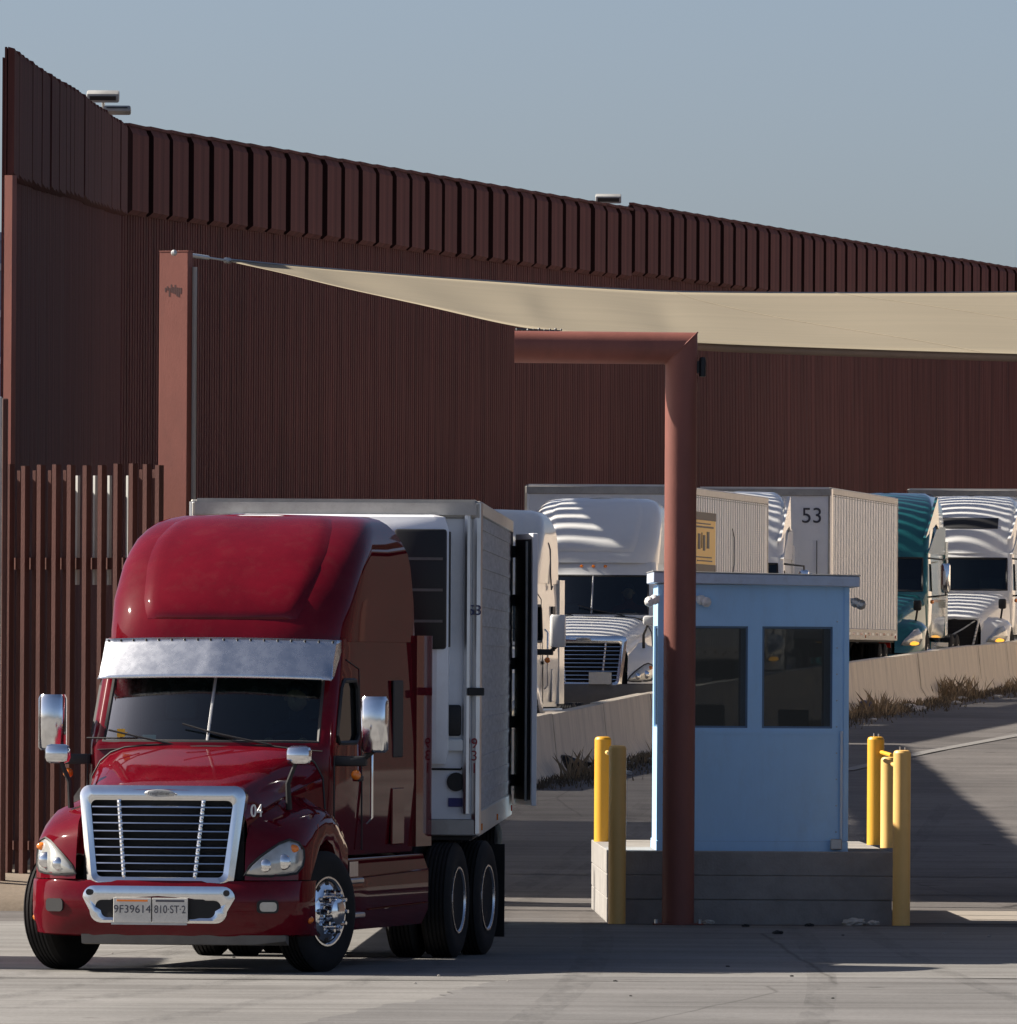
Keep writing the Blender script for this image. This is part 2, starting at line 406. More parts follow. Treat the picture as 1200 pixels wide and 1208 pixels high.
# ------------------------------------------------------------------ slat fence at the left, pale strips standing in for light through its gaps
fp = at(18, 1034, 139); fence = thing('slat_fence', 'low rust brown fence of vertical steel slats beside the terracotta column', 'fence', (fp.x, 139, .25))
ftop = at(100, 546, 139).z - .25
sm = MB().b2(-.026, .026, -.05, .05, 0, ftop).mesh('slat', M_slat)
FA = RAD(-42); LF = []
for px in (-44, -26, -8, 10, 28, 46.5, 64.5, 82, 100.5, 118.5, 137, 155, 171.5, 186):
    D_ = 140.9 - px / 185 * 1.7; p = at(px, 900, D_); LF.append((p.x - fp.x, D_ - 139))
    put('slat', sm, fence, (p.x - fp.x, D_ - 139, random.uniform(-.02, .01)), RAD(-30))
sb = MB().b2(-.02, .02, -.04, .04, 0, ftop - .06).mesh('slat', M_slat)
for (xa, ya), (xb, yb) in list(zip(LF, LF[1:]))[:7] + list(zip(LF, LF[1:]))[11:]:
    put('slat', sb, fence, ((xa + xb) / 2 + .02, (ya + yb) / 2 + .26, 0), RAD(-30))
for z, hh in ((at(100, 664, 139).z - .25, .13), (.35, .1)):
    a, b = Vector((*LF[0], z)), Vector((*LF[-1], z)); n_ = Vector((0, .11, 0))
    MB().loft([[p + n_ - Vector((0, 0, hh / 2)), p + n_ + Vector((0, .04, -hh / 2)), p + n_ + Vector((0, .04, hh / 2)), p + n_ + Vector((0, 0, hh / 2))] for p in (a, b)]).build('rail', M_slat, fence)
gp = at(1, 468, 137.5)
tag(MB().b2(gp.x - .12, gp.x + .015, 137.4, 137.6, .05, gp.z, .01).build('gate_post', M_galv), 'grey galvanised gate post at the open end of the slat fence', 'post')
tag(MB().b2(at(5, 700, 137.9).x - .03, at(8, 700, 137.9).x, 137.8, 138.0, .05, at(5, 470, 137.9).z, .01).build('fence_post', M_slat), 'dark rust brown post between the grey gate post and the slats', 'post')
for x in (92, 112.5, 129.5, 151.5):  # light through the slat gaps, made as pale strips on the fence
    D_ = 140.9 - x / 185 * 1.7 + .35; a = at(x, 561, D_); b = at(x, 690, D_)
    put('gap_light_strip', MB().box((0, 0, (a.z - b.z) / 2), (.036, .036, a.z - b.z)).mesh('gap_light_strip', mat('gap_light_grey', (.42, .42, .4), .6, var=.1)), fence, (a.x - fp.x, D_ - 139, b.z - .25), RAD(-48))
# far office block seen past the end of the wall
bp = at(-12, 777, 900); bt = at(0, 284, 900).z
blk = thing('office_block', 'distant blue grey office block past the end of the steel wall', 'building', (bp.x - 6, 900, 2.6))
M_block = mat('blue_grey_render', (.2, .23, .3), .8, var=.08); H = bt - 2.6
MB().b2(-10, 7.1, 0, 14, 0, H).build('wall', M_block, blk)
bm_ = mat('office_glass', (.06, .08, .11), .15)
for i in range(8):
    z = 2 + i * (H - 3) / 8
    MB().b2(-10.05, 7.15, -.35, -.002, z + 2.2, z + 2.7).build('sill', mat('pale_render', (.42, .43, .45), .8), blk)
    for j in range(4): MB().b2(-9.4 + j * 4.1, -6.2 + j * 4.1, -.12, -.003, z + .2, z + 2.1).build('window', bm_, blk)
MB().b2(-10.3, 7.4, -.4, 14.3, H, H + .6).build('roof', M_block, blk)

# unseen building added right of the view to bounce sun onto the queue's shaded sides
wh = thing('bounce_building', 'unseen long tan building added to bounce sunlight onto the queue', 'building', (29, 118, 0), 0)
M_tan = mat('bounce_building_tan', (.6, .5, .4), .85, var=.08, scale=.5)
M_brown = mat('bounce_building_brown', (.022, .014, .011), .85, var=.15, scale=.5)
MB().b2(0, 30, 82, 230, -.5, 10).build('bounce_wing', M_tan, wh)
MB().b2(.3, 30, 0, 81.9, -.5, 9).build('reflection_wing', M_brown, wh)  # dark wing added for the reflections in the red truck's side
MB().b2(-.2, 30.4, -.4, 230.4, 10, 10.5).build('roof', M_brown, wh)  # roof of the added bounce building
for i in range(9):  # panels added as upright streaks in the red truck's side reflections
    MB().b2(.05, .25, 3 + i * 9, 6 + i * 9, .2, 3.5 + 2 * (i % 3)).build('reflection_panel', mat('reflection_brown', (.06, .03, .02), .7, var=.1), wh)
# unseen panel gate added left of the view to cast a shadow band
sg = MB()
for i in range(12): sg.b2(-9.5, -9.38, 110.3 + i * .4, 110.66 + i * .4, 0, 5.0)
tag(sg.build('shadow_gate', M_slat), 'unseen rust brown panel gate added left of the lane as a shadow caster', 'gate')

# ------------------------------------------------------------------ concrete barrier, dry weeds, litter
BX = lambda D: .43 + .1325 * (D - 186)
prof = [(-.3, 0), (.3, 0), (.3, .08), (.17, .3), (.1, .95), (-.1, .95), (-.17, .3), (-.3, .08)]
D = 181.0; seg = 6.0
bang = math.atan(.1325); step = seg * math.cos(bang)
while D < 335:
    D2 = D + step; z0, z1 = ground_z(D), ground_z(D2); xm, xn = BX(D), BX(D2)
    m = MB(); rings = []
    for t in (.0, .25, .5, .75, .997):
        rings.append([(p[0], seg * t, p[1] + lerp(0, z1 - z0, t) - .03) for p in prof])
    m.loft(rings)
    o = m.build('concrete_barrier', M_barrier, ang=25); o.location = (xm, D, z0 + random.uniform(-.012, .012)); o.rotation_euler = (0, 0, -bang + random.uniform(-.003, .003))
    tag(o, 'tan precast concrete barrier section between the truck queue and the road', 'barrier', 'barrier sections along the truck queue')
    D = D2
M_weed = mat('dry_weeds', (.3, .22, .13), .9, var=.4, scale=3)
M_weed2 = mat('dark_scrub', (.13, .1, .065), .9, var=.4, scale=3)
def weeds(name, n, fn, m, lab):
    v = MB()
    for i in range(n):
        D, off, h = fn(); x = BX(D) + .28 + off; z = ground_z(D); a = random.uniform(0, 6.28); lean = random.gauss(0, .35) * h; lean2 = random.gauss(0, .35) * h; w = random.uniform(.006, .016)
        dx, dy = math.cos(a) * w, math.sin(a) * w
        v.add([(x - dx, D - dy, z), (x + dx, D + dy, z), (x + lean * .45 + dx * .7, D + lean2 * .45, z + h * .6), (x + lean, D + lean2, z + h)], [(0, 1, 2), (0, 2, 3)])
    o = v.build(name, m, label=lab, kind='stuff'); o['category'] = 'weeds'; return o
clumps = [(random.uniform(182, 285), random.uniform(.05, .5), random.choice((.1, .14, .2, .3, .5))) for i in range(60)]
def f1():
    c = random.choice(clumps); return c[0] + random.gauss(0, .5), max(0, c[1] + random.gauss(0, .15)), c[2] * random.uniform(.3, 1)
def f2(): return random.uniform(181, 300), abs(random.gauss(0, .45)), random.uniform(.02, .12)
weeds('dry_weeds', 6500, f1, M_weed, 'dry straw coloured weeds growing along the barrier foot')
weeds('dark_scrub', 9000, f2, M_weed2, 'low dark dead scrub along the barrier foot')
def lump(name, c, r, m, lab, cat, sc=(1, 1, .6), grp=None):
    b = bmesh.new(); bmesh.ops.create_icosphere(b, subdivisions=3, radius=r)
    for v in b.verts: v.co *= 1 + random.uniform(-.22, .22); v.co = Vector((v.co.x * sc[0], v.co.y * sc[1], max(v.co.z * sc[2], -r * .3)))
    me = bpy.data.meshes.new(name); b.to_mesh(me); b.free(); me.materials.append(m)
    o = bpy.data.objects.new(name, me); C.objects.link(o); o.location = c; return tag(o, lab, cat, grp)
D = 187.5; lump('rubbish_bag', (at(662, 900, D).x, D, ground_z(D) + .08), .36, M_black, 'black rubbish bag dumped in the weeds by the barrier end', 'bag', (1.3, .8, .55))
D = 229; lump('blue_rag', (at(1023, 815, D).x, D, ground_z(D) + .12), .17, mat('blue_cloth', (.03, .07, .2), .8), 'dark blue rag caught in the weeds at the barrier foot', 'rag')
M_paper = mat('dirty_paper', (.5, .47, .42), .8, var=.2)
for i in range(18):
    D = random.uniform(186, 250); lump('litter_scrap', (BX(D) + random.uniform(.5, 1.3), D, ground_z(D) + .03), random.uniform(.04, .09), M_paper, 'small pale scrap of litter in the weeds along the barrier', 'litter', (1.4, 1, .5), 'litter along the barrier')
for px, py, r in ((1008, 1083, .09), (1030, 1086, .05), (836, 1086, .045), (955, 1089, .035), (880, 1090, .03), (918, 1098, .04)):
    D = 15000 * 2.7 / (py + 3 - 777); D = min(D, 129.9); lump('litter_scrap', (at(px, py, D).x, D, .02), r, M_paper if r > .04 else M_black, 'crumpled scrap on the concrete in front of the booth island', 'litter', (1.3, 1, .6), 'litter by the booth island')
for i in range(16):
    D = random.uniform(100, 129); x = random.uniform(-4.2, 4.8)
    lump('gravel_chip', (x, D, .008), random.uniform(.008, .018), M_frame if i % 2 else M_concrete, 'small stone chip lying on the concrete apron', 'stone', (1.2, 1, .6), 'stone chips on the apron')

# ------------------------------------------------------------------ booth island
IR = RAD(.85)
ip = at(718, 1003, 130.0)
island = thing('concrete_island', 'stepped grey concrete island under the blue booth', 'platform', (ip.x, 130, 0), IR)
IW = at(1053, 1003, 130).x - ip.x; ID = 8.0; IH = .74
for i in range(3):
    z0, z1 = i * IH / 3, (i + 1) * IH / 3
    MB().b2(-.002 * i, IW + .002 * i, -.006 * (i % 2), ID, z0 + (.003 if i else -.1), z1 - (0 if i == 2 else .002), .006).build('course', M_concrete, island)
MB().b2(.02, IW - .02, .02, ID - .02, 0, IH - .03).build('core', M_concrete, island)

# ------------------------------------------------------------------ blue booth
M_blue = mat('pale_blue_paint', (.4, .66, .95), .45, var=.07, scale=1.2, stretch=(1, 1, .4), bump=.06, bscale=50, dirt=.25, dirt_col=(.3, .34, .4), spec=.4)
M_fascia = mat('grey_blue_fascia', (.5, .58, .7), .5, var=.06, dirt=.3)
M_tint = glass_mat('booth_glass', (.75, .78, .8), .62)
b0 = at(776, 1003, 130.5); b1 = at(999, 1003, 130.5)
BW = b1.x - b0.x; BH = at(880, 690, 130.5).z - IH; BD = 2.3
bo = thing('guard_booth', 'pale blue inspection booth with dark windows on the concrete island', 'booth', ((b0.x + b1.x) / 2, 130.5, IH), IR)
def wz(py): return at(900, py, 130.5).z - IH
def wx(px): return (px - 887.5) / 15000 * 130.5
zs0, zs1 = wz(859), wz(739)
wins = [(wx(793), wx(881)), (wx(898), wx(981))]
def wall_with(holes, x0, x1, z0, z1, zz0, zz1, name, place):
    m = MB(); T = .06; xs = x0
    for a, b in holes:
        m.b2(xs, a, 0, T, zz0, zz1); xs = b
    m.b2(xs, x1, 0, T, zz0, zz1); m.b2(x0, x1, 0, T, z0, zz0); m.b2(x0, x1, 0, T, zz1, z1)
    o = m.turn(place).build(name, M_blue, bo)
    for a, b in holes:
        g = MB().b2(a + .001, b - .001, .028, .034, zz0 + .001, zz1 - .001).turn(place).build('window_pane', M_tint, bo)
        f = MB()
        for q in ((a, a + .02, zz0, zz1), (b - .02, b, zz0, zz1), (a + .02, b - .02, zz0, zz0 + .02), (a + .02, b - .02, zz1 - .02, zz1)):
            f.b2(q[0], q[1], .018, .042, q[2], q[3])
        f.turn(place).build('window_frame', mat('dark_blue_trim', (.1, .17, .27), .5), bo)
Rm = Matrix.Rotation; Tm = Matrix.Translation
wall_with(wins, -BW / 2, BW / 2, .1, BH, zs0, zs1, 'front_wall', Tm((0, 0, 0)))
wall_with(wins, -BW / 2, BW / 2, .1, BH, zs0 - .35, zs1, 'rear_wall', Tm((0, BD - .06, 0)))
wall_with([(.35, 1.9)], .061, BD - .061, .1, BH, zs0, zs1, 'side_wall', Tm((-BW / 2, 0, 0)) @ Rm(RAD(90), 4, 'Z') @ Matrix.Scale(-1, 4, (0, 1, 0)))
wall_with([(.35, 1.9)], .061, BD - .061, .1, BH, zs0, zs1, 'side_wall', Tm((BW / 2, 0, 0)) @ Rm(RAD(90), 4, 'Z'))
MB().b2(-BW / 2 - .012, BW / 2 + .012, -.012, BD + .012, 0, .098).build('base_plinth', M_blue, bo)
MB().b2(-BW / 2 + .06, BW / 2 - .06, .06, BD - .06, .098, .12).build('floor', M_frame, bo)
rf = MB().b2(-BW / 2 - .11, BW / 2 + .07, -.12, BD + .12, BH + .001, BH + .11, .008)
o = rf.build('roof', M_fascia, bo); o.rotation_euler = (0, RAD(.9), 0)
MB().b2(-BW / 2 - .12, BW / 2 + .08, -.13, BD + .13, BH + .112, BH + .124, .004).build('roof_cap', M_galv, o)
for sx in (-1, 1):
    for (a, b) in ((-.01, .045),): MB().box((sx * (BW / 2 - .012), .012, BH / 2 + .05), (.05, .05, BH - .11)).build('corner_trim', M_blue, bo)
MB().tube([(BW / 2 - .06, -.025, .12), (BW / 2 - .06, -.025, wz(862))], .014, 6).build('conduit', mat('pale_conduit', (.6, .68, .75), .4), bo)
MB().b2(BW / 2 - .17, BW / 2 - .05, -.09, -.013, .02, .13, .01).build('junction_box', M_galv, bo)
MB().b2(.08, BW / 2 - .3, .9, 1.5, .12, .85).build('desk', M_frame, bo)
MB().b2(.3, .62, 1.2, 1.25, 1.15, 1.45, .01).b2(.42, .5, 1.21, 1.24, .85, 1.16).build('monitor', M_black, bo)
MB().b2(-.65, -.25, 1.2, 1.3, .6, 1.5, .04).b2(-.65, -.25, .85, 1.25, .5, .6, .03).build('chair', M_black, bo)
for xx in (-BW / 2 + .05, BW / 2 - .11):
    for k in range(9): MB().ball((xx, -.002, .2 + k * .27), .008, 6).build('screw', M_galv, bo)
MB().b2(-BW / 2 - .005, BW / 2 + .005, -.006, -.0005, zs0 - .06, zs0 - .035).build('sill_strip', M_blue, bo)
def spot(x, y, z, dx):
    q = MB().box((x, y, z), (.05, .05, .05)).tube([(x, y, z), (x + dx * .06, y - .07, z + .0)], .012, 6)
    for s_ in (0, 1): q.lathe([(0, .02), (.03, .05), (.1, .055), (.101, .04)], (x + dx * (.03 + .05 * s_), y - .12 - .02 * s_, z - .02 - .02 * s_), 'y', 10)
    q.build('spotlight', M_white if dx < 0 or x < 0 else M_galv, bo)
spot(wx(822), -.01, wz(706), 1); spot(BW / 2 + .05, .02, wz(708), 1); spot(-BW / 2 - .02, .0, wz(706), -1)

# ------------------------------------------------------------------ mast with arm
mp_ = at(798, 1088, 129.45); mt_ = at(806, 411, 129.45); R_ = .163
mx0 = (mp_.x + mt_.x) / 2
mast = thing('sail_mast', 'round terracotta steel mast with mitred arm in front of the booth', 'mast', (mx0, 129.45, 0))
zc = mt_.z; xe = at(607, 411, 129.45).x - mx0; n = 40
ARM = math.tan(RAD(8)); r0 = []; r1 = []; r2 = []
for k in range(n):
    a = 2 * math.pi * k / n; c, s_ = R_ * math.cos(a), R_ * math.sin(a)
    r0.append((c, s_, 0)); r1.append((c, s_, zc + c)); r2.append((xe, s_ + xe * ARM, zc + c))
MB().loft([r0, r1], True, True, False).build('pole', M_mast, mast)
MB().loft([r1, r2], True, False, True).build('arm', M_mast, mast)
MB().tube([Vector(p) for p in r1], .009, 6, True).build('weld_bead', M_mast, mast)
MB().box((0, 0, .008), (.52, .3, .016), 0, .004).build('base_plate', M_mast, mast)
for bx in (-.22, .22): MB().lathe([(0, .022), (.04, .022), (.04, .001)], (bx, -.1, .016), 'z', 6).build('anchor_bolt', M_galv, mast)
MB().lathe([(0, R_ + .012), (.012, R_ + .012), (.012, R_ - .01)], (0, 0, .001), 'z', 32).build('base_ring', M_mast, mast)
lp = at(829, 433, 129.45); lx = lp.x - mx0
MB().b2(R_ - .01, R_ + .02, -.04, .04, lp.z - .06, lp.z + .06).build('lamp_bracket', M_black, mast)
MB().lathe([(-.1, .02), (-.095, .035), (.07, .035), (.1, .028), (.1, .001)], (lx, 0, lp.z), 'z', 12).build('lamp', M_black, mast)

# ------------------------------------------------------------------ terracotta column
cp = at(208, 297, 140.6); CW = .355; CD = .12
col = thing('sail_column', 'square terracotta steel column with grey conduit behind the red truck', 'column', (cp.x, 140.6, 0))
MB().box((0, 0, cp.z / 2), (CW, CD, cp.z), RAD(-26), .006).build('post', M_mast, col)
MB().box((0, 0, cp.z + .006), (CW + .01, CD + .01, .012), RAD(-26)).build('cap_plate', M_mast, col)
MB().tube([(.205, -.03, .1), (.205, -.03, at(228, 315, 140.6).z)], .03, 8).build('conduit', mat('grey_conduit', (.33, .3, .28), .6), col)
gm = MB()
for i in range(9):
    gm.box((-.1 + i * .024, -.0615, at(200, 343, 140.6).z + random.uniform(-.03, .03)), (.016, .002, random.uniform(.04, .11)))
gm.turn(Rm(RAD(-26), 4, 'Z')); gm.build('paint_scrawl', mat('faded_black_marker', (.07, .03, .028), .7), col)

# ------------------------------------------------------------------ shade sail
lower = [(270, 308, 142.9), (330, 321, 140.4), (400, 338, 138), (500, 360, 134.5), (600, 382.5, 131.2), (660, 390.5, 130.2), (760, 399, 130.0), (830, 404.5, 129.9), (1000, 411, 129.2), (1200, 417, 128), (1420, 422, 126.5), (1640, 424, 125)]
upper = [(270, 306.5, 143), (330, 312.5, 143.6), (400, 318.5, 144.2), (500, 326.5, 145), (600, 333.5, 146), (660, 337.5, 146.6), (760, 343, 147.4), (830, 345, 148), (1000, 346, 149), (1200, 345, 150), (1420, 342, 151), (1640, 337, 152)]
def cr_(tab, u):
    n = len(tab) - 1; f = u * n; i = min(int(f), n - 1); t = f - i
    p0, p1, p2, p3 = tab[max(i - 1, 0)], tab[i], tab[i + 1], tab[min(i + 2, n)]
    return tuple(.5 * ((2 * p1[k]) + (-p0[k] + p2[k]) * t + (2 * p0[k] - 5 * p1[k] + 4 * p2[k] - p3[k]) * t * t + (-p0[k] + 3 * p1[k] - 3 * p2[k] + p3[k]) * t ** 3) for k in range(3))
M_sail = mat('tan_shade_cloth', (.225, .195, .143), .85, var=.07, scale=.5, stretch=(.5, 3, 1), bump=.1, bscale=120, spec=.1, dirt=.12, dirt_col=(.36, .29, .2))
rows = []; NU = 90; NV = 16
LW = [at(*cr_(lower, i / NU)) for i in range(NU + 1)]; UP = [at(*cr_(upper, i / NU)) for i in range(NU + 1)]
for j in range(NV + 1):
    v = j / NV; rows.append([LW[i].lerp(UP[i], v) + Vector((0, 0, -.03 * math.sin(math.pi * v) * smooth(i / 20) + .012 * math.sin(i * .55 + 2.6 * v) * math.sin(math.pi * v))) for i in range(NU + 1)])
so = cp
sail = thing('shade_sail', 'tan stretched shade sail between the terracotta column and the round mast', 'canopy', (LW[60].x, LW[60].y, LW[60].z))
off = Tm(-Vector(sail.location))
cl = MB().grid(rows).turn(off).build('cloth', M_sail, sail, 80)
md = cl.modifiers.new('thick', 'SOLIDIFY'); md.thickness = .006; md.offset = 1
M_hem = mat('hem_webbing', (.2, .135, .095), .85, var=.1, scale=3)
hm = MB().grid([[p + Vector((0, .03, -.006)) for p in LW], [p + Vector((0, .05, -.006 - .075 * smooth((i - 30) / 30))) for i, p in enumerate(LW)]]).turn(off).build('hem', M_hem, sail, 80)
md = hm.modifiers.new('thick', 'SOLIDIFY'); md.thickness = .008
MB().tube([p + Vector((0, 0, .004)) for p in UP[::3]], .012, 6).turn(off).build('edge_cable', M_galv, sail)
# seams of the cloth panels
for us, ue in ((.6, .8), (.72, .95)):
    pth = []
    for k in range(NV + 1):
        u = lerp(us, ue, k / NV) * NU; i = min(int(u), NU - 1); r = rows[NV - k]; pth.append(r[i].lerp(r[i + 1], u - i) + Vector((0, -.002, .006)))
    MB().tube(pth, .0025, 4).turn(off).build('seam', M_sail, sail)
a, b = at(204, 298, 140.3), at(270, 307.5, 142.9)
tb = MB().tube([a.lerp(b, t) for t in (.12, .5)], .016, 6).tube([a.lerp(b, t) for t in (.25, .62)], .026, 8).tube([a.lerp(b, t) for t in (.5, 1.0)], .013, 6)
for t in (.02, .1, .95, 1.0): tb.ball(a.lerp(b, t), .035, 8)
tb.turn(off).build('turnbuckle', M_galv, sail)
hw = MB()
for i in range(9):
    p = at(610 + i * 6.5, 388.5 + random.uniform(-1, 1), 129.75); hw.ball(p, random.uniform(.008, .018), 7)
hw.tube([at(609, 388, 129.7), at(660, 390.5, 130.1)], .012, 6)
hw.turn(off).build('shackle', mat('dull_hardware', (.12, .12, .12), .5, .6), sail)
for e, lab in ((LW[-1], 'round terracotta mast holding the near right sail corner'), (UP[-1], 'round terracotta mast holding the far right sail corner')):
    t = thing('sail_mast', lab, 'mast', (e.x + .3, e.y, 0)); MB().lathe([(0, .17), (e.z + .1, .17)], (0, 0, 0), 'z', 24).build('pole', M_mast, t)

# ------------------------------------------------------------------ yellow bollards
M_yel = mat('safety_yellow', (.78, .4, .03), .45, var=.08, scale=2, stretch=(1, 1, .4), dirt=.3, dirt_col=(.4, .24, .07))
M_yel2 = mat('faded_yellow', (.9, .54, .17), .5, var=.08, scale=2, stretch=(1, 1, .4), dirt=.3, dirt_col=(.4, .26, .1))
def bollard(px, D, z0, ptop, m, lab, arm=None, pin=True):
    p = at(px, ptop, D); t = thing('bollard', lab, 'bollard', (p.x, D, z0), 0, 'yellow bollards round the booth'); h = p.z - z0; r = .09
    MB().lathe([(0, r), (h - .03, r), (h - .008, r - .012), (h, r - .035), (h, .001)], (0, 0, 0), 'z', 24).build('pipe', m, t)
    if pin: MB().tube([(-.02, 0, h - .005), (-.02, 0, h + .035)], .008, 6).tube([(.03, 0, h - .005), (.03, 0, h + .03)], .008, 6).build('eye_bolt', M_galv, t)
    if arm: MB().tube([(arm[0], arm[1], arm[2]), (arm[3], arm[4], arm[5])], .022, 8).build('stub_rail', m, t)
    return t
bollard(711.5, 136.6, IH, 869, M_yel, 'yellow bollard on the island rear left of the booth', None, False)
bollard(729, 129.75, 0, 879, M_yel2, 'faded yellow bollard in front of the island beside the round mast', (-.04, .06, 1.72, -.1, 1.2, 1.74), False)
bollard(1033.5, 135.4, IH, 869, M_yel, 'bright yellow bollard standing on the island behind the right side of the booth', (.05, -.05, .99, .15, -.6, .96))
bollard(1049.5, 133.2, IH, 893, M_yel2, 'thin looking yellow bollard hidden behind the front right bollard', None, False)
bollard(1064.5, 129.75, 0, 885, M_yel2, 'faded yellow bollard at the front corner of the island, right of the booth', (-.06, .05, 1.63, -.16, .5, 1.68))

# ------------------------------------------------------------------ wheels (shared meshes, axle along x, outer face towards +x)
WM = {}
def wheel_meshes():
    if WM: return WM
    R, W = .52, .275
    pr = [(-W / 2 + .02, .30), (-W / 2, .36), (-W / 2, .44), (-W / 2 + .015, .49), (-W / 2 + .04, R - .01)]
    for i in range(5):
        a = -W / 2 + .045 + i * (W - .09) / 5; b = a + (W - .09) / 5
        pr += [(a + .004, R), (b - .012, R), (b - .01, R - .014), (b - .002, R - .014)]
    pr += [(W / 2 - .04, R), (W / 2 - .015, .49), (W / 2, .44), (W / 2, .36), (W / 2 - .02, .30)]
    WM['tyre'] = MB().lathe(pr, n=48).mesh('wheel', M_rubber, 30)
    # steer rim: domed disc with hand holes and long nut covers
    s = MB().lathe([(-.1, .29), (.1, .302), (.135, .30), (.135, .285), (.115, .27), (.13, .2), (.15, .17), (.15, .001)], n=40)
    WM['steer'] = s.mesh('rim', M_chrome, 30)
    h = MB().lathe([(.14, .13), (.2, .125), (.24, .11), (.26, .06), (.262, .001)], n=24)
    WM['hub'] = h.mesh('hub_cap', M_chrome, 30)
    nn = MB()
    for k in range(10):
        a = 2 * math.pi * k / 10; nn.lathe([(.13, .028), (.2, .026), (.235, .016), (.235, .001)], (0, .17 * math.cos(a), .17 * math.sin(a)), 'x', 8)
    WM['nuts'] = nn.mesh('nut_cover', M_chrome, 30)
    hh = MB()
    for k in range(10):
        a = 2 * math.pi * (k + .5) / 10; hh.lathe([(.112, .03), (.1245, .03), (.1245, .001)], (0, .235 * math.cos(a), .235 * math.sin(a)), 'x', 10)
    WM['holes'] = hh.mesh('hand_holes', M_black, 30)
    d = MB().lathe([(-.1, .29), (.12, .302), (.135, .30), (.135, .285), (.1, .265), (.035, .235), (.01, .17), (.01, .001)], n=40)
    WM['drive'] = d.mesh('rim', mat('wheel_aluminium', (.72, .73, .75), .25, 1.0, var=.08, scale=9), 30)
    WM['dhub'] = MB().lathe([(-.05, .12), (.06, .11), (.1, .08), (.11, .001)], n=24).mesh('hub_cap', M_galv, 30)
    return WM
def wheel(t, x, y, kind='steer', steer=0.0, dual=True):
    w = wheel_meshes(); side = 1 if x > 0 else -1; rz = (0 if side > 0 else math.pi) + steer
    o = put('wheel', w['tyre'], t, (x, y, .52), rz)
    if kind == 'steer':
        put('rim', w['steer'], o); put('hub_cap', w['hub'], o); put('nut_cover', w['nuts'], o)['kind'] = 'stuff'; put('hand_holes', w['holes'], o)['kind'] = 'stuff'
    else:
        put('rim', w['drive'], o); put('hub_cap', w['dhub'], o)
        if dual: put('wheel', w['tyre'], t, (x - side * .33, y, .52), rz)

def plan(yf, w, rc, bow, yb, z, ydw, nc=5, nf=12):
    yc = yf + bow + rc; pts = []
    for y in (yb, (yb + ydw) / 2, ydw, yc): pts.append((-w, y, z))
    for k in range(1, nc + 1):
        a = RAD(90 * k / nc); pts.append((-(w - rc) - rc * math.cos(a), yf + bow + rc - rc * math.sin(a), z))
    for k in range(1, nf):
        x = lerp(-(w - rc), w - rc, k / nf); pts.append((x, yf + bow * (x / (w - rc)) ** 2, z))
    return pts + [(-p[0], p[1], p[2]) for p in reversed(pts[:4 + nc])]
NC, NF = 5, 12
def plan_s(yf, w, dep, yb, z, ydw, e=3.1):
    yc = yf + dep; pts = [(-w, y, z) for y in (yb, (yb + ydw) / 2, max(ydw, yc + .02), yc)]; n = 2 * NC + NF
    for k in range(1, n):
        a = math.pi * k / n; c, s_ = math.cos(a), math.sin(a)
        pts.append((-w * math.copysign(abs(c) ** (2 / e), c), yc - dep * s_ ** (2 / e), z))
    return pts + [(w, p[1], z) for p in reversed(pts[:4])]
SEG_FRONT = (3 + NC, 3 + NC + NF)          # columns of the windscreen
def frame_loop(outer, inner, yfun, thick=.04, bulge=.02):
    """raised frame between two outlines in (x,z)"""
    n = len(outer); mid = [((a[0] + b[0]) / 2, (a[1] + b[1]) / 2) for a, b in zip(outer, inner)]
    m = MB(); L = lambda loop, dy: [(p[0], yfun(*p) + dy, p[1]) for p in loop]
    rings = [L(outer, thick), L(outer, 0), L(mid, -bulge), L(inner, 0), L(inner, thick)]
    rings = list(map(list, zip(*rings))); rings.append(rings[0])
    m.grid(rings); return m
def mirror_x(m): m.v = [(-p[0], p[1], p[2]) for p in m.v]; return m
def resamp(tab, x): return interp(tab, x)

M_gum = mat('window_gasket', (.015, .015, .016), .6)
M_inside = mat('cab_interior', (.07, .075, .08), .8, var=.1)
M_windscreen = glass_mat('windscreen_glass', (.6, .95, 1.0), .6, 1.55)
M_sideglass = glass_mat('side_glass', (.75, .85, .85), .5)
M_plate = mat('number_plate', (.62, .6, .55), .5, var=.06, scale=20, dirt=.4)
M_ink = mat('plate_ink', (.05, .05, .07), .6)
M_grill_dark = mat('grille_black', (.008, .008, .009), .7)
M_greyplastic = mat('grey_plastic', (.12, .115, .11), .7, var=.15, dirt=.3)

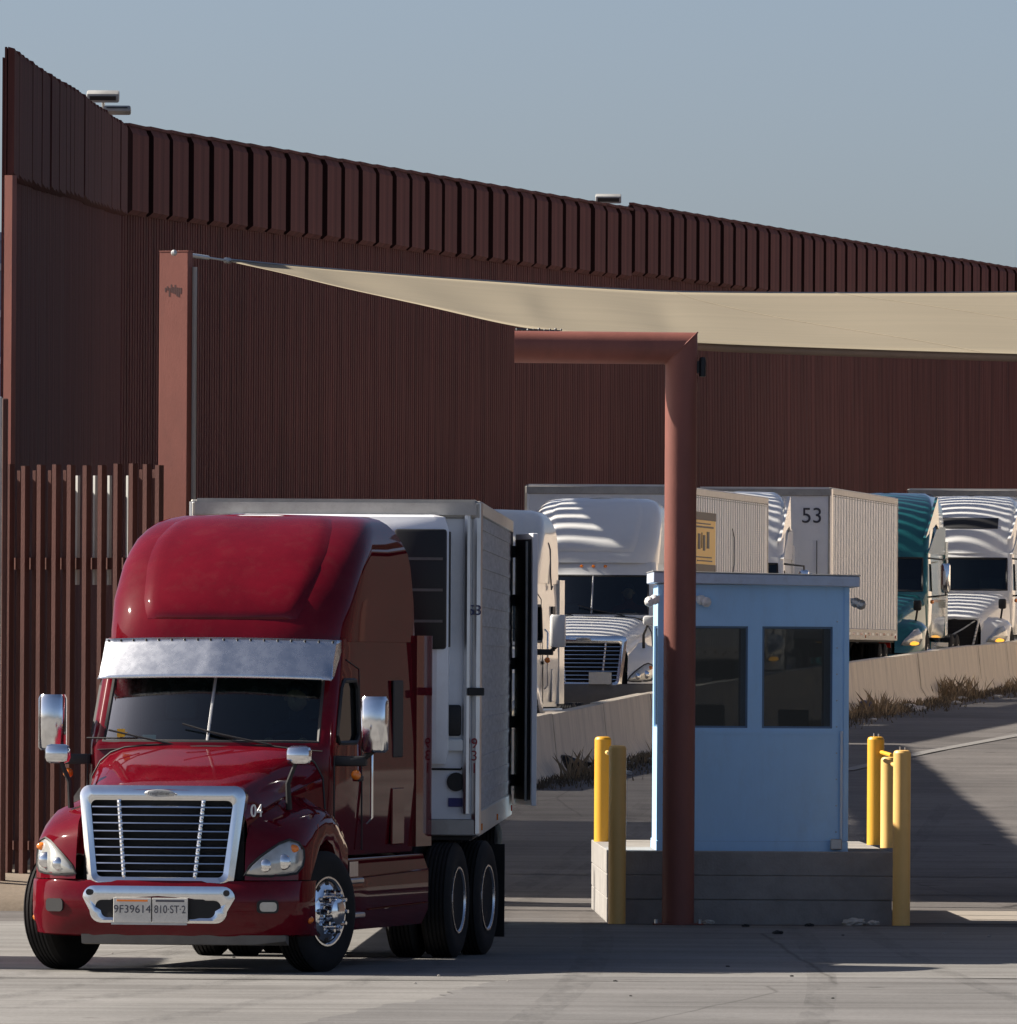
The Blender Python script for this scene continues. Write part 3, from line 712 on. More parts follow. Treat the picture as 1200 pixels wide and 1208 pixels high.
def cascadia(name, label, loc, yaw, paint, visor=True, bumper=None, steer=0.0, group=None, plates=None, number=None, rear=True, detail=True, chrome_mirror=True):
    t = thing(name, label, 'truck', loc, -yaw, group)
    bumper = bumper or paint
    # ---- cab shell with real window openings
    zs = [.98, 1.25, 1.6, 1.9, 1.96, 2.1, 2.3, 2.5, 2.62, 2.75, 2.86]
    YF = [(.98, 1.86), (1.9, 1.8), (1.96, 1.82), (2.62, 2.2), (2.86, 2.3)]
    WD = [(.98, 1.06), (1.6, 1.09), (1.96, 1.085), (2.62, 1.06), (2.86, 1.05)]
    def cab_ring(z, d=0.0): return plan(interp(YF, z) + d, interp(WD, z) - d, .13, .14, 5.42, z, 3.02)
    rows = [cab_ring(z) for z in zs]; nc = len(rows[0])
    wl_, wr_ = 2, nc - 1 - 3
    def skip(i, j):
        zc = (zs[i] + zs[i + 1]) / 2
        if 1.96 < zc < 2.62 and (SEG_FRONT[0] <= j < SEG_FRONT[1]): return True
        return 1.96 < zc < 2.5 and j in (wl_, wr_)
    m = MB().grid(rows, skip)
    m.add([(-1.06, 5.42, .98), (1.06, 5.42, .98), (1.05, 5.42, 2.86), (-1.05, 5.42, 2.86)], [(0, 1, 2, 3)])
    m.build('cab', paint, t, 30)
    gz = [1.96, 2.1, 2.3, 2.5, 2.62]
    g = [[(p[0], p[1] + .02, p[2]) for p in cab_ring(z)[SEG_FRONT[0]:SEG_FRONT[1] + 1]] for z in gz]
    ws = MB().grid(g).build('windscreen', M_windscreen, t, 60)
    lo = [Vector(p) for p in g[0]]; hi = [Vector(p) for p in reversed(g[-1])]
    ls = [Vector(r[-1]) for r in g[1:-1]]; rs = [Vector(r[0]) for r in reversed(g[1:-1])]
    MB().tube(lo + ls + hi + rs, .022, 6, True).build('gasket', M_gum, ws)
    MB().tube([Vector(r[NF // 2]) + Vector((0, -.008, 0)) for r in g], .013, 6).build('centre_strip', M_galv, ws)
    for col_ in (wl_, wr_):
        sd = -1 if col_ == wl_ else 1
        gg = [[(p[0] - sd * .02, p[1], p[2]) for p in cab_ring(z)[col_:col_ + 2]] for z in (1.96, 2.1, 2.3, 2.5)]
        w_ = MB().grid(gg).build('side_window', M_sideglass, t)
        P = [Vector(gg[0][0]), Vector(gg[0][1]), Vector(gg[-1][1]), Vector(gg[-1][0])]
        path = []
        for k in range(4):
            a, b = P[k], P[(k + 1) % 4]; path += [a.lerp(b, .12), a.lerp(b, .5), a.lerp(b, .88)]
        MB().tube([p + Vector((sd * .022, 0, 0)) for p in path], .022, 6, True).build('gasket', M_gum, w_)
        # door seam, handle and grab bar
        dr = MB(); x = sd * 1.096
        dr.tube([(x, 3.12, 1.02), (x - sd * .002, 3.12, 1.6), (x - sd * .035, 3.12, 2.6), (x - sd * .035, 2.6, 2.68)], .008, 5)
        dr.tube([(x, 1.98, 1.02), (x, 1.98, 1.85)], .008, 5)
        dr.build('door_seam', M_gum, t)
        MB().b2(min(x, x + sd * .03), max(x, x + sd * .03), 2.88, 3.06, 1.62, 1.67, .01).build('door_handle', M_gum, t)
        MB().tube([(x, 3.3, 1.25), (x + sd * .05, 3.3, 1.3), (x + sd * .05, 3.3, 2.1), (x, 3.3, 2.15)], .015, 6).build('grab_bar', M_chrome, t)
        MB().b2(min(x - sd * .02, x), max(x - sd * .02, x), 4.45, 4.85, 1.82, 2.5, .008).build('sleeper_window', M_sideglass if False else M_gum, t)
        MB().b2(min(x - sd * .02, x + sd * .003), max(x - sd * .02, x + sd * .003), 4.4, 4.9, 1.05, 1.55, .008).build('locker_door', paint, t)
        # side extender
        MB().loft([[(sd * 1.035, 5.40, z), (sd * 1.10, 5.40, z), (sd * (1.11 - .0 * k), 6.02, z), (sd * 1.06, 6.04, z)] for k, z in enumerate((1.02, 2.0, 2.9))]).build('side_extender', paint, t)
        # skirt with steps
        sk = []
        for y in (2.02, 2.15, 3.0, 4.0, 5.1, 5.55):
            zb = .36 if y > 2.1 else .5
            sk.append([(sd * .9, y, zb), (sd * 1.12, y, zb - .03), (sd * 1.18, y, zb + .1), (sd * 1.185, y, .8), (sd * 1.13, y, .955), (sd * .9, y, .96)])
        MB().loft(sk).build('skirt', paint, t, 30)
        for (y0, y1, z) in ((2.15, 2.75, .44), (2.15, 2.7, .74)): MB().b2(min(sd * 1.17, sd * 1.215), max(sd * 1.17, sd * 1.215), y0, y1, z, z + .045, .01).build('step', M_alu, t)
        MB().b2(min(sd * 1.183, sd * 1.19), max(sd * 1.183, sd * 1.19), 2.2, 2.55, .8, .93).build('step_pad', M_alu, t)
        MB().tube([(sd * 1.19, 2.8, .79), (sd * 1.19, 5.5, .82)], .008, 5).tube([(sd * 1.19, 3.0, .5), (sd * 1.19, 5.5, .52)], .008, 5).build('skirt_trim', paint, t)
        # mirrors
        x = sd * 1.43; mm = M_chrome if chrome_mirror else M_white
        cs = []
        for z, q in ((1.88, .8), (1.905, 1), (2.33, 1), (2.365, .85)):
            ring = []
            for k in range(16):
                a = 2 * math.pi * k / 16; c, s_ = math.cos(a), math.sin(a)
                ring.append((x + .12 * q * math.copysign(abs(c) ** .6, c), 2.06 + .1 * q * math.copysign(abs(s_) ** .7, s_), z))
            cs.append(ring)
        mo = MB().loft(cs).build('door_mirror', mm, t, 45)
        MB().b2(x - .1, x + .1, 2.155, 2.165, 1.92, 2.32).build('mirror_glass', M_windscreen if False else mat('mirror_silver', (.8, .8, .8), .03, 1.0), mo)
        MB().b2(min(sd * 1.08, sd * 1.36), max(sd * 1.08, sd * 1.36), 2.02, 2.14, 1.76, 1.85, .02).tube([(sd * 1.3, 2.08, 1.8), (sd * 1.42, 2.08, 1.9)], .03, 6).build('mirror_arm', M_gum, t)
        MB().ball((sd * 1.28, 2.02, 1.685), .045, 10).build('side_marker', M_amber, t)
        hx = sd * 1.06
        MB().box((hx, .72, 1.86), (.22, .12, .165), 0, .05).build('hood_mirror', mm, t)
        MB().tube([(hx - sd * .03, .72, 1.79), (hx - sd * .1, .74, 1.62), (hx - sd * .1, .8, 1.4)], [.018, .022, .028], 7).build('hood_mirror_arm', M_gum, t)
    # ---- roof fairing
    DZ = [2.84, 2.93, 3.05, 3.2, 3.35, 3.5, 3.62, 3.73, 3.82, 3.88, 3.92, 3.945]
    DYF = [(2.84, 2.27), (2.93, 2.29), (3.2, 2.44), (3.5, 2.76), (3.73, 3.12), (3.88, 3.5), (3.945, 3.85)]
    DW = [(2.84, 1.07), (3.2, 1.085), (3.5, 1.08), (3.62, 1.068), (3.73, 1.04), (3.82, 1.0), (3.88, .95), (3.92, .89), (3.945, .8)]
    DYB = [(2.84, 5.44), (3.6, 5.15), (3.945, 4.7)]
    def dome_ring(z, d=0.0): return plan_s(interp(DYF, z), interp(DW, z), .62, interp(DYB, z), z, 4.1 if z > 3.8 else 3.5)
    rings = [dome_ring(z) for z in DZ]
    md = MB().grid(rings); top = rings[-1]; c = len(top) // 2
    tops = []
    for k in range(c + 1): tops.append([top[k], (top[k][0] * .5, top[k][1], 3.957), (0, top[k][1], 3.962), (-top[k][0] * .5, top[k][1], 3.957), top[-1 - k]])
    md.grid(tops[:5]); md.grid(tops[4:c])
    md.grid([[r[0] for r in rings], [r[-1] for r in rings]])
    dome = md.build('roof_fairing', paint, t, 40)
    # raised centre panel of the fairing
    pz = [3.03, 3.06, 3.1, 3.2, 3.35, 3.5, 3.62, 3.73, 3.82, 3.88, 3.915]
    pr = []
    for k, z in enumerate(pz):
        w = interp(DW, z); xe = w * lerp(.62, .74, smooth(k / 7)); xs = [lerp(-xe, xe, i / 30) for i in range(31)]; row = []; h = .026 * smooth(k / 1.5)
        for i, x in enumerate(xs):
            yf_ = interp(DYF, z); a = Vector((x, yf_ + .62 - .62 * (1 - abs(x / w) ** 3.1) ** (1 / 3.1), z))
            edge = smooth(min(i, 30 - i) / 1.5); hh = h * edge
            row.append(a + Vector((0, -hh - .0015, hh * .5)))
        pr.append(row)
    MB().grid(pr).build('fairing_panel', paint, dome, 60)
    # ---- sun visor or forehead lamps
    if visor:
        xs = [lerp(-1.03, 1.03, i / 24) for i in range(25)]
        def vis(x, s): return (x, lerp(2.225, 2.0, s) + lerp(.16, .12, s) * abs(x / 1.1) ** 2.2 - .012 * (1 - min(1, abs(x) * 6)), lerp(2.87, 2.525, s) - .02 * abs(x / 1.1) ** 2)
        rows = [[vis(x, s) for x in xs] for s in (0, .12, .5, .9, 1)]
        rows = [[(-1.045, r[0][1] + .3 - .08 * k, r[0][2] - .005)] + r + [(1.045, r[-1][1] + .3 - .08 * k, r[-1][2] - .005)] for k, r in enumerate(rows)]
        vo = MB().grid(rows).build('sun_visor', mat('dull_chrome', (.75, .77, .8), .26, 1.0, var=.06, scale=9, dirt=.18, dirt_col=(.5, .5, .5)), t, 50)
        q = vo.modifiers.new('thick', 'SOLIDIFY'); q.thickness = .012
        rv = MB()
        for i in range(18):
            x = lerp(-1.0, 1.0, i / 17); p = vis(x, .05); rv.ball((p[0], p[1] - .004, p[2]), .011, 6)
        rv.build('rivets', M_gum, vo, kind='stuff')
    else:
        for x in (-.75, -.2, 0, .2, .75):
            MB().ball((x, 2.27 + .2 * (x / .9) ** 2 - .0, 2.78), .035, 8, (1, 1.2, .8)).build('roof_marker', M_amber, t)
    # ---- hood
    st = [(.1, 1.565, .735), (.22, 1.6, .755), (.45, 1.655, .785), (.8, 1.735, .84), (1.2, 1.82, .9), (1.6, 1.895, .97), (1.84, 1.935, 1.02)]
    rings = []
    for y, zt, w in st:
        half = [(0, zt), (.3 * w, zt - .002), (.55 * w, zt - .012), (.72 * w, zt - .03), (.84 * w, zt - .075), (.93 * w, zt - .15), (w, zt - .28), (w + .02, zt - .55), (w + .02, .82)]
        full = [(-p[0], p[1]) for p in reversed(half[1:])] + half
        rings.append([(p[0], y + .05 * (p[0] / w) ** 2 * (1 - y / 2), p[1]) for p in full])
    MB().loft(rings, False, False, False).build('hood', paint, t, 40)
    if detail:
        MB().tube([Vector(p) + Vector((0, .005, .004)) for p in rings[-1][1:-1]], .012, 5).build('hood_seam', M_gum, t)
        for sd in (-1, 1): MB().tube([(sd * r[14 if sd > 0 else 2][0], r[14][1], r[14][2] + .002) for r in rings[1:]], .004, 4).build('hood_crease', paint, t)
    # ---- fenders with wheel arches
    FX = [.74, .86, .98, 1.08, 1.155, 1.19, 1.2]
    fr = [([.06, .10, .17, .28, .40, .50, .58], [.80] * 7, 0),
          ([.07, .115, .185, .295, .41, .51, .59], [.97, .97, .97, .97, .96, .93, .81], 0),
          ([.11, .155, .225, .325, .435, .525, .6], [1.14, 1.13, 1.12, 1.11, 1.07, 1.0, .82], 0),
          ([.2, .23, .29, .38, .48, .55, .61], [1.27, 1.235, 1.21, 1.185, 1.13, 1.03, .83], .01)]
    for y, zI, za, zb, zc, zd, ze in ((.72, 1.43, 1.38, 1.345, 1.31, 1.24, 1.09), (.95, 1.52, 1.45, 1.41, 1.37, 1.30, 1.19), (1.2, 1.57, 1.475, 1.43, 1.39, 1.325, 1.225), (1.45, 1.6, 1.46, 1.42, 1.375, 1.30, 1.19), (1.65, 1.6, 1.43, 1.38, 1.33, 1.23, 1.07), (1.8, 1.6, 1.4, 1.34, 1.27, 1.14, .9), (1.97, 1.6, 1.34, 1.26, 1.17, 1.03, .85)):
        d2 = .385 - (y - 1.2) ** 2; zf = .52 + math.sqrt(d2) if d2 > .02 else .62
        fr.append(([y] * 7, [zI, za, zb, zc, zd, max(ze, zf + .06), zf], (y - .5) * .14))
    for sd in (-1, 1):
        rows = []
        for ys, zz, dx in fr:
            row = [(sd * (FX[k] + dx * (1 - k / 6)), ys[k], zz[k]) for k in range(7)]; row.append((sd * .95, ys[6], zz[6])); rows.append(row)
        MB().grid(rows).build('fender', paint, t, 50)
        fy = [(.72, .07), (.86, .115), (.98, .185), (1.08, .295), (1.155, .41), (1.19, .51)]
        def hy(x, z): return interp(fy, abs(x)) + max(0, z - .97) * .33
        out = [(.735, .845), (.84, .835), (.95, .835), (1.06, .845), (1.13, .86), (1.165, .92), (1.172, .99), (1.165, 1.06), (1.13, 1.12), (1.07, 1.145), (1.0, 1.115), (.92, 1.05), (.85, .99), (.78, .92)]
        cx = sum(p[0] for p in out) / len(out); cz = sum(p[1] for p in out) / len(out); rings = []
        for k, (f, dy) in enumerate(((1, .012), (.98, -.012), (.8, -.028), (.5, -.036), (.2, -.04))):
            rings.append([(sd * (cx + (p[0] - cx) * f), hy(cx + (p[0] - cx) * f, cz + (p[1] - cz) * f) + dy, cz + (p[1] - cz) * f) for p in out])
        hl = MB().loft(rings, True, False, True).build('headlight', M_lens, t, 60)
        for (x, z, r, mt) in ((.9, .925, .058, M_chrome), (1.035, .955, .07, M_chrome), (1.1, 1.07, .05, M_amber)):
            MB().ball((sd * x, hy(x, z) - .022, z), r, 12, (1, .5, 1 if mt is M_chrome else .7)).build('lamp', mt, hl)
        if detail:
            MB().tube([(sd * p[0], hy(*p) - .012, p[1]) for p in out], .011, 5, True).build('headlight_rim', M_gum, hl)
            MB().ball((sd * 1.2, .56, .46), .035, 8, (1, 1.3, 1)).build('side_marker', M_amber, t)
    # ---- grille
    gy = lambda x, z: .02 + .10 * (x / .72) ** 2 + (z - .74) * .07
    o_ = rrect(.645, .725, .735, 1.6, .09); i_ = rrect(.555, .62, .82, 1.475, .05)
    fg = frame_loop(o_, i_, lambda x, z: gy(x, z) - .03, .1, .022).build('grille_surround', M_chrome, t, 40)
    bk = [[(x, gy(x, z) + .07, z) for x in (-.7, -.4, 0, .4, .7)] for z in (.8, 1.1, 1.5)]
    MB().grid(bk).build('radiator_screen', M_grill_dark, t)
    for k in range(9):
        z = .87 + k * .0685; w = lerp(.565, .615, (z - .82) / .65); xs = [lerp(-w, w, i / 14) for i in range(15)]
        rings = [[(x, gy(x, z) + .0, z + .016), (x, gy(x, z) - .022, z + .004), (x, gy(x, z) - .026, z - .006), (x, gy(x, z) - .012, z - .012), (x, gy(x, z) + .04, z - .004), (x, gy(x, z) + .04, z + .018)] for x in xs]
        MB().loft(rings).build('grille_bar', M_chrome, t, 30)
    for sd in (-1, 1):
        xs = [(sd * lerp(.31, .37, (z - .82) / .65), z) for z in (.825, 1.0, 1.25, 1.475)]
        q = MB().loft([[(x - .018, gy(x, z) + .03, z), (x - .016, gy(x, z) - .008, z), (x, gy(x, z) - .016, z), (x + .016, gy(x, z) - .008, z), (x + .018, gy(x, z) + .03, z)] for x, z in xs])
        for k in range(10):
            z = .835 + k * .0685; x = sd * lerp(.31, .37, (z - .82) / .65); q.ball((x, gy(x, z) - .004, z), .02, 8, (.9, .9, 1.1))
        q.build('grille_strut', M_chrome, t)
    em = MB().loft([[(.13 * f * math.cos(a) * 1.0, gy(0, 1.535) - .05 - dy, 1.535 + .033 * f * math.sin(a)) for a in [2 * math.pi * k / 24 for k in range(24)]] for f, dy in ((1, 0), (1, .02), (.85, .028))], True, False, True).build('emblem', M_galv, t, 30)
    if detail: lettering('emblem_script', 'Freightliner', .042, M_ink, em, (0, gy(0, 1.535) - .0795, 1.535), (RAD(90), 0, 0), .001)
    # ---- bumper
    bx_ = [-1.225, -1.22, -1.19, -1.12, -1.0, -.85, -.6, -.3, 0, .3, .6, .85, 1.0, 1.12, 1.19, 1.22, 1.225]
    by = [(0, 0), (.3, .006), (.6, .03), (.85, .085), (1.0, .16), (1.12, .27), (1.19, .40), (1.22, .54), (1.225, .68)]
    pf = [(.14, .795), (.02, .792), (0, .765), (-.02, .62), (-.012, .5), (.03, .37), (.07, .315), (.2, .3)]
    MB().grid([[(x * (1 - .02 * (p[1] < .4)), interp(by, abs(x)) + p[0] + (.1 if p[1] < .4 and abs(x) > 1.2 else 0), p[1] + .02 * abs(x / 1.2) ** 2 * (p[1] < .4)) for p in pf] for x in bx_]).build('bumper', bumper, t, 35)
    byz = lambda x, z: interp(by, abs(x)) - .03
    if bumper is paint:
        ci = frame_loop(rrect(.6, .665, .43, .745, .1), rrect(.5, .55, .475, .625, .06), byz, .04, .012).build('bumper_trim', M_chrome, t, 40)
        MB().grid([[(x, interp(by, abs(x)) - .024, z) for x in (-.55, -.3, 0, .3, .55)] for z in (.465, .635)]).build('bumper_opening', M_grill_dark, t)
        for x in (-.6, .6): MB().lathe([(-.02, .027), (.0, .027), (0, .001)], (x, interp(by, abs(x)) - .044, .69), 'y', 14).build('tow_plug', M_gum, ci)
    for sd in (-1, 1):
        x = sd * .93; a = -sd * .45
        o2 = [(p[0], p[1] + .575) for p in rrect(.095, .095, -.055, .055, .035)]
        bz = MB().prism(o2, -.012, .03).turn(Tm((x, interp(by, .93) - .018, 0)) @ Rm(-a * .0 + sd * .5, 4, 'Z')).build('fog_bezel', M_gum, t)
        if not (plates and sd < 0):
            o3 = [(p[0], p[1] + .575) for p in rrect(.075, .075, -.04, .04, .03)]
            MB().prism(o3, -.024, .0).turn(Tm((x, interp(by, .93) - .018, 0)) @ Rm(sd * .5, 4, 'Z')).build('fog_lamp', M_lens, bz)
    MB().loft([[(x, interp(by, abs(x)) + .06, .33), (x, interp(by, abs(x)) + .08, .25 + .03 * (abs(x) > .8)), (x, interp(by, abs(x)) + .2, .24), (x, interp(by, abs(x)) + .2, .33)] for x in (-.7, -.4, 0, .4, .8, 1.05)]).build('valance', M_greyplastic, t)
    if plates:
        for txt, x, w in plates:
            p = MB().b2(x - w / 2, x + w / 2, -.052, -.044, .435, .645, .003).build('number_plate', M_plate, t)
            lettering('plate_text', txt, .095, M_ink, p, (x, -.0535, .545), (RAD(90), 0, 0), .0012, 1.0 if len(txt) < 8 else .82)
            MB().b2(x - w / 2 + .03, x + w / 2 - .03, -.054, -.0525, .612, .628).build('plate_header', M_amber if x < -.1 else M_ink, p)
        MB().b2(-.4, .26, -.043, -.03, .415, .437).build('plate_bracket', M_galv, t)
    if number:
        lettering('fleet_number', number, .155, M_white, t, (.80, .235, 1.385), (RAD(90), 0, RAD(62)), .004)
    # ---- cowl, wipers
    MB().grid([[(x, 1.76 + .17 * (x / 1.02) ** 2, 1.925 - .04 * (x / 1.02) ** 2) for x in (-1.0, -.5, 0, .5, 1.0)], [(x, 1.9 + .17 * (x / 1.02) ** 2, 1.95 - .02 * (x / 1.0) ** 2) for x in (-1.0, -.5, 0, .5, 1.0)]]).build('cowl', M_gum, t)
    for x, a in ((-.05, .62), (-.9, .6)):
        MB().tube([(x + a, 1.835, 1.94), (x + a * .5, 1.83, 2.0), (x + .02, 1.85, 2.06)], .009, 5).tube([(x - .18, 1.875, 2.12 if x > -.5 else 1.99), (x + .28, 1.845, 1.99)], .008, 5).build('wiper', M_gum, t)
    # ---- interior
    MB().b2(-1.0, 1.0, 1.98, 2.3, 1.3, 1.9, .04).build('dashboard', M_inside, t)
    MB().b2(-1.0, 1.0, 3.6, 3.65, 1.0, 2.8).build('cab_bulkhead', M_inside, t)
    MB().b2(-1.0, 1.0, 2.2, 3.6, 1.0, 1.05).build('cab_floor', M_inside, t)
    for x in (-.55, .55):
        MB().b2(x - .26, x + .26, 2.75, 3.25, 1.1, 1.5, .06).b2(x - .26, x + .26, 3.15, 3.32, 1.45, 2.15, .06).b2(x - .14, x + .14, 3.18, 3.28, 2.15, 2.35, .04).build('seat', mat('seat_fabric', (.09, .09, .1), .9), t)
    sw = MB(); sw.tube([(.55 + .21 * math.cos(2 * math.pi * k / 20), 2.5 + .12 * math.sin(2 * math.pi * k / 20), 1.88 + .17 * math.sin(2 * math.pi * k / 20)) for k in range(20)], .018, 6, True); sw.tube([(.55, 2.35, 1.75), (.55, 2.5, 1.88)], .03, 6); sw.b2(.36, .74, 2.49, 2.51, 1.86, 1.9)
    sw.build('steering_wheel', M_gum, t)
    # ---- chassis and wheels
    ch = MB()
    for sd in (-1, 1): ch.b2(sd * .42 - .05, sd * .42 + .05, .9, 8.75, .72, 1.0)
    ch.b2(-.5, .5, .5, 1.9, .55, 1.1); ch.b2(-.85, .85, 2.1, 5.45, .45, .94)
    ch.build('chassis', M_frame, t)
    MB().tube([(-1.0, 1.2, .52), (1.0, 1.2, .52)], .07, 8).build('front_axle', M_frame, t)
    for sd in (-1, 1): wheel(t, sd * 1.1, 1.2, 'steer', steer)
    if rear:
        for y in (6.77, 8.08):
            MB().tube([(-.95, y, .52), (.95, y, .52)], .09, 8).build('drive_axle', M_frame, t)
            for sd in (-1, 1): wheel(t, sd * 1.08, y, 'drive')
        for sd in (-1, 1): MB().b2(sd * .9 - .33, sd * .9 + .33, 8.72, 8.74, .15, 1.0).build('mud_flap', M_rubber, t)
        MB().box((0, 7.4, 1.1), (.95, .9, .12), 0, .03).build('fifth_wheel', M_frame, t)
    return t

# ------------------------------------------------------------------ the other cab type: wedge hood, swept headlights
def volvo(name, label, loc, yaw, paint, dark_visor=False, group=None, side=None):
    t = thing(name, label, 'truck', loc, -yaw, group); side = side or paint
    zs = [.95, 1.25, 1.6, 1.85, 1.92, 2.1, 2.3, 2.5, 2.62, 2.75]
    YF = [(.95, 1.75), (1.85, 1.7), (1.92, 1.72), (2.62, 2.05), (2.75, 2.12)]
    WD = [(.95, 1.1), (1.6, 1.13), (1.92, 1.12), (2.75, 1.08)]
    def cr(z): return plan(interp(YF, z), interp(WD, z), .12, .16, 6.0, z, 2.85)
    rows = [cr(z) for z in zs]; nc = len(rows[0]); wl_, wr_ = 2, nc - 4
    def skip(i, j):
        zc = (zs[i] + zs[i + 1]) / 2
        return (1.92 < zc < 2.62 and SEG_FRONT[0] <= j < SEG_FRONT[1]) or (1.92 < zc < 2.5 and j in (wl_, wr_))
    m = MB().grid(rows, skip); m.add([(-1.1, 6, .95), (1.1, 6, .95), (1.08, 6, 2.75), (-1.08, 6, 2.75)], [(0, 1, 2, 3)]); m.build('cab', paint, t, 30)
    g = [[(p[0], p[1] + .02, p[2]) for p in cr(z)[SEG_FRONT[0]:SEG_FRONT[1] + 1]] for z in (1.92, 2.1, 2.3, 2.5, 2.62)]
    ws = MB().grid(g).build('windscreen', M_windscreen, t, 60)
    MB().tube([Vector(p) for p in g[0]] + [Vector(r[-1]) for r in g[1:-1]] + [Vector(p) for p in reversed(g[-1])] + [Vector(r[0]) for r in reversed(g[1:-1])], .028, 6, True).build('gasket', M_gum, ws)
    for col_, sd in ((wl_, -1), (wr_, 1)):
        gg = [[(p[0] - sd * .02, p[1], p[2]) for p in cr(z)[col_:col_ + 2]] for z in (1.92, 2.1, 2.3, 2.5)]
        MB().grid(gg).build('side_window', M_sideglass, t)
        x = sd * 1.48
        MB().box((x, 1.95, 2.2), (.2, .14, .62), 0, .05).build('door_mirror', M_chrome, t)
        MB().tube([(sd * 1.1, 2.0, 2.62), (x, 1.97, 2.58), (x + sd * .02, 1.96, 2.2), (x, 1.97, 1.84), (sd * 1.12, 2.0, 1.8)], .022, 6).build('mirror_bracket', M_gum, t)
        MB().ball((sd * 1.2, 1.95, 1.7), .045, 8).build('side_marker', M_amber, t)
        hx = sd * .98
        MB().box((hx, .95, 1.62), (.17, .1, .22), 0, .04).build('hood_mirror', M_gum, t)
        MB().tube([(hx, .95, 1.53), (hx - sd * .05, .97, 1.2)], .022, 6).build('hood_mirror_arm', M_gum, t)
        MB().loft([[(sd * .9, y, .4), (sd * 1.17, y, .38), (sd * 1.19, y, .85), (sd * .9, y, .93)] for y in (1.95, 3.0, 4.5, 6.0)]).build('skirt', side, t)
        MB().loft([[(sd * 1.04, 5.98, z), (sd * 1.12, 5.98, z), (sd * 1.13, 6.5, z), (sd * 1.08, 6.5, z)] for z in (1.0, 2.0, 3.0)]).build('side_extender', side, t)
        # sharp wing of the roof fairing
        a, b, c, d = Vector((sd * 1.02, 2.42, 3.05)), Vector((sd * 1.15, 3.75, 3.92)), Vector((sd * 1.16, 3.95, 3.25)), Vector((sd * 1.145, 3.4, 3.35))
        MB().loft([[a, b, c, d], [p - Vector((sd * .06, -.02, 0)) for p in (a, b, c, d)]]).build('roof_wing', side, t)
        MB().loft([[(sd * 1.09, 2.2, 2.72), (sd * 1.12, 4.0, 3.3), (sd * 1.12, 5.98, 3.3), (sd * 1.11, 5.98, 2.72)], [(sd * 1.03, 2.25, 2.72), (sd * 1.06, 4.0, 3.3), (sd * 1.06, 5.98, 3.3), (sd * 1.05, 5.98, 2.72)]]).build('fairing_side', side, t)
    DZ = [2.73, 2.85, 3.0, 3.2, 3.4, 3.55, 3.7, 3.82, 3.92, 3.98, 4.01]
    DYF = [(2.73, 2.08), (2.85, 2.16), (3.2, 2.42), (3.55, 2.85), (3.82, 3.4), (3.98, 4.0), (4.01, 4.3)]
    DW = [(2.73, 1.08), (3.4, 1.07), (3.7, 1.04), (3.82, 1.0), (3.92, .93), (4.01, .8)]
    rings = [plan(interp(DYF, z), interp(DW, z), .2, .22, 5.98, z, 4.75 if z > 3.8 else 3.6) for z in DZ]
    md = MB().grid(rings); top = rings[-1]; c = len(top) // 2
    md.grid([[top[k], (top[k][0] * .4, top[k][1], 4.02), (-top[k][0] * .4, top[k][1], 4.02), top[-1 - k]] for k in range(c)])
    md.grid([[r[0] for r in rings], [r[-1] for r in rings]])
    md.build('roof_fairing', paint, t, 40)
    if dark_visor:
        s_ = slice(3 + NC + 1, 3 + NC + NF)
        MB().grid([[(p[0], p[1] - dy, p[2]) for p in plan(interp(DYF, z), interp(DW, z), .2, .22, 5.98, z, 3.6)[s_]] for z, dy in ((3.28, .0), (3.29, .03), (3.36, .03), (3.44, .03), (3.51, .03), (3.52, 0))]).build('roof_visor', M_gum, t)
    st = [(.12, 1.33, .58), (.3, 1.42, .62), (.7, 1.56, .72), (1.1, 1.69, .84), (1.5, 1.8, .98), (1.8, 1.88, 1.06)]
    rings = []
    for y, zt, w in st:
        half = [(0, zt), (.5 * w, zt - .01), (.82 * w, zt - .04), (.95 * w, zt - .12), (w, zt - .26), (w + .04, .8)]
        rings.append([(p[0], y + .04 * (p[0] / w) ** 2, p[1]) for p in [(-q[0], q[1]) for q in reversed(half[1:])] + half])
    MB().loft(rings, False, False, False).build('hood', paint, t, 40)
    gy = lambda x, z: .03 + .08 * (x / .6) ** 2 + (z - .6) * .1
    frame_loop(rrect(.42, .56, .56, 1.33, .06), rrect(.38, .5, .6, 1.27, .05), lambda x, z: gy(x, z) - .02, .1, .015).build('grille_surround', paint, t, 40)
    MB().grid([[(x, gy(x, z) + .02, z) for x in (-.52, -.25, 0, .25, .52)] for z in (.58, .9, 1.3)]).build('grille_mesh', M_grill_dark, t)
    for k in range(9): MB().b2(-.5, .5, gy(0, .65 + k * .075) + .0, gy(0, .65 + k * .075) + .06, .645 + k * .075, .655 + k * .075).build('grille_bar', M_gum, t)
    MB().loft([[(x, gy(x, z) - .02, z - .018), (x, gy(x, z) - .02, z + .018), (x, gy(x, z) + .01, z + .018), (x, gy(x, z) + .01, z - .018)] for x, z in ((-.42, .68), (-.1, .9), (.2, 1.07), (.46, 1.25))]).build('grille_slash', M_galv, t)
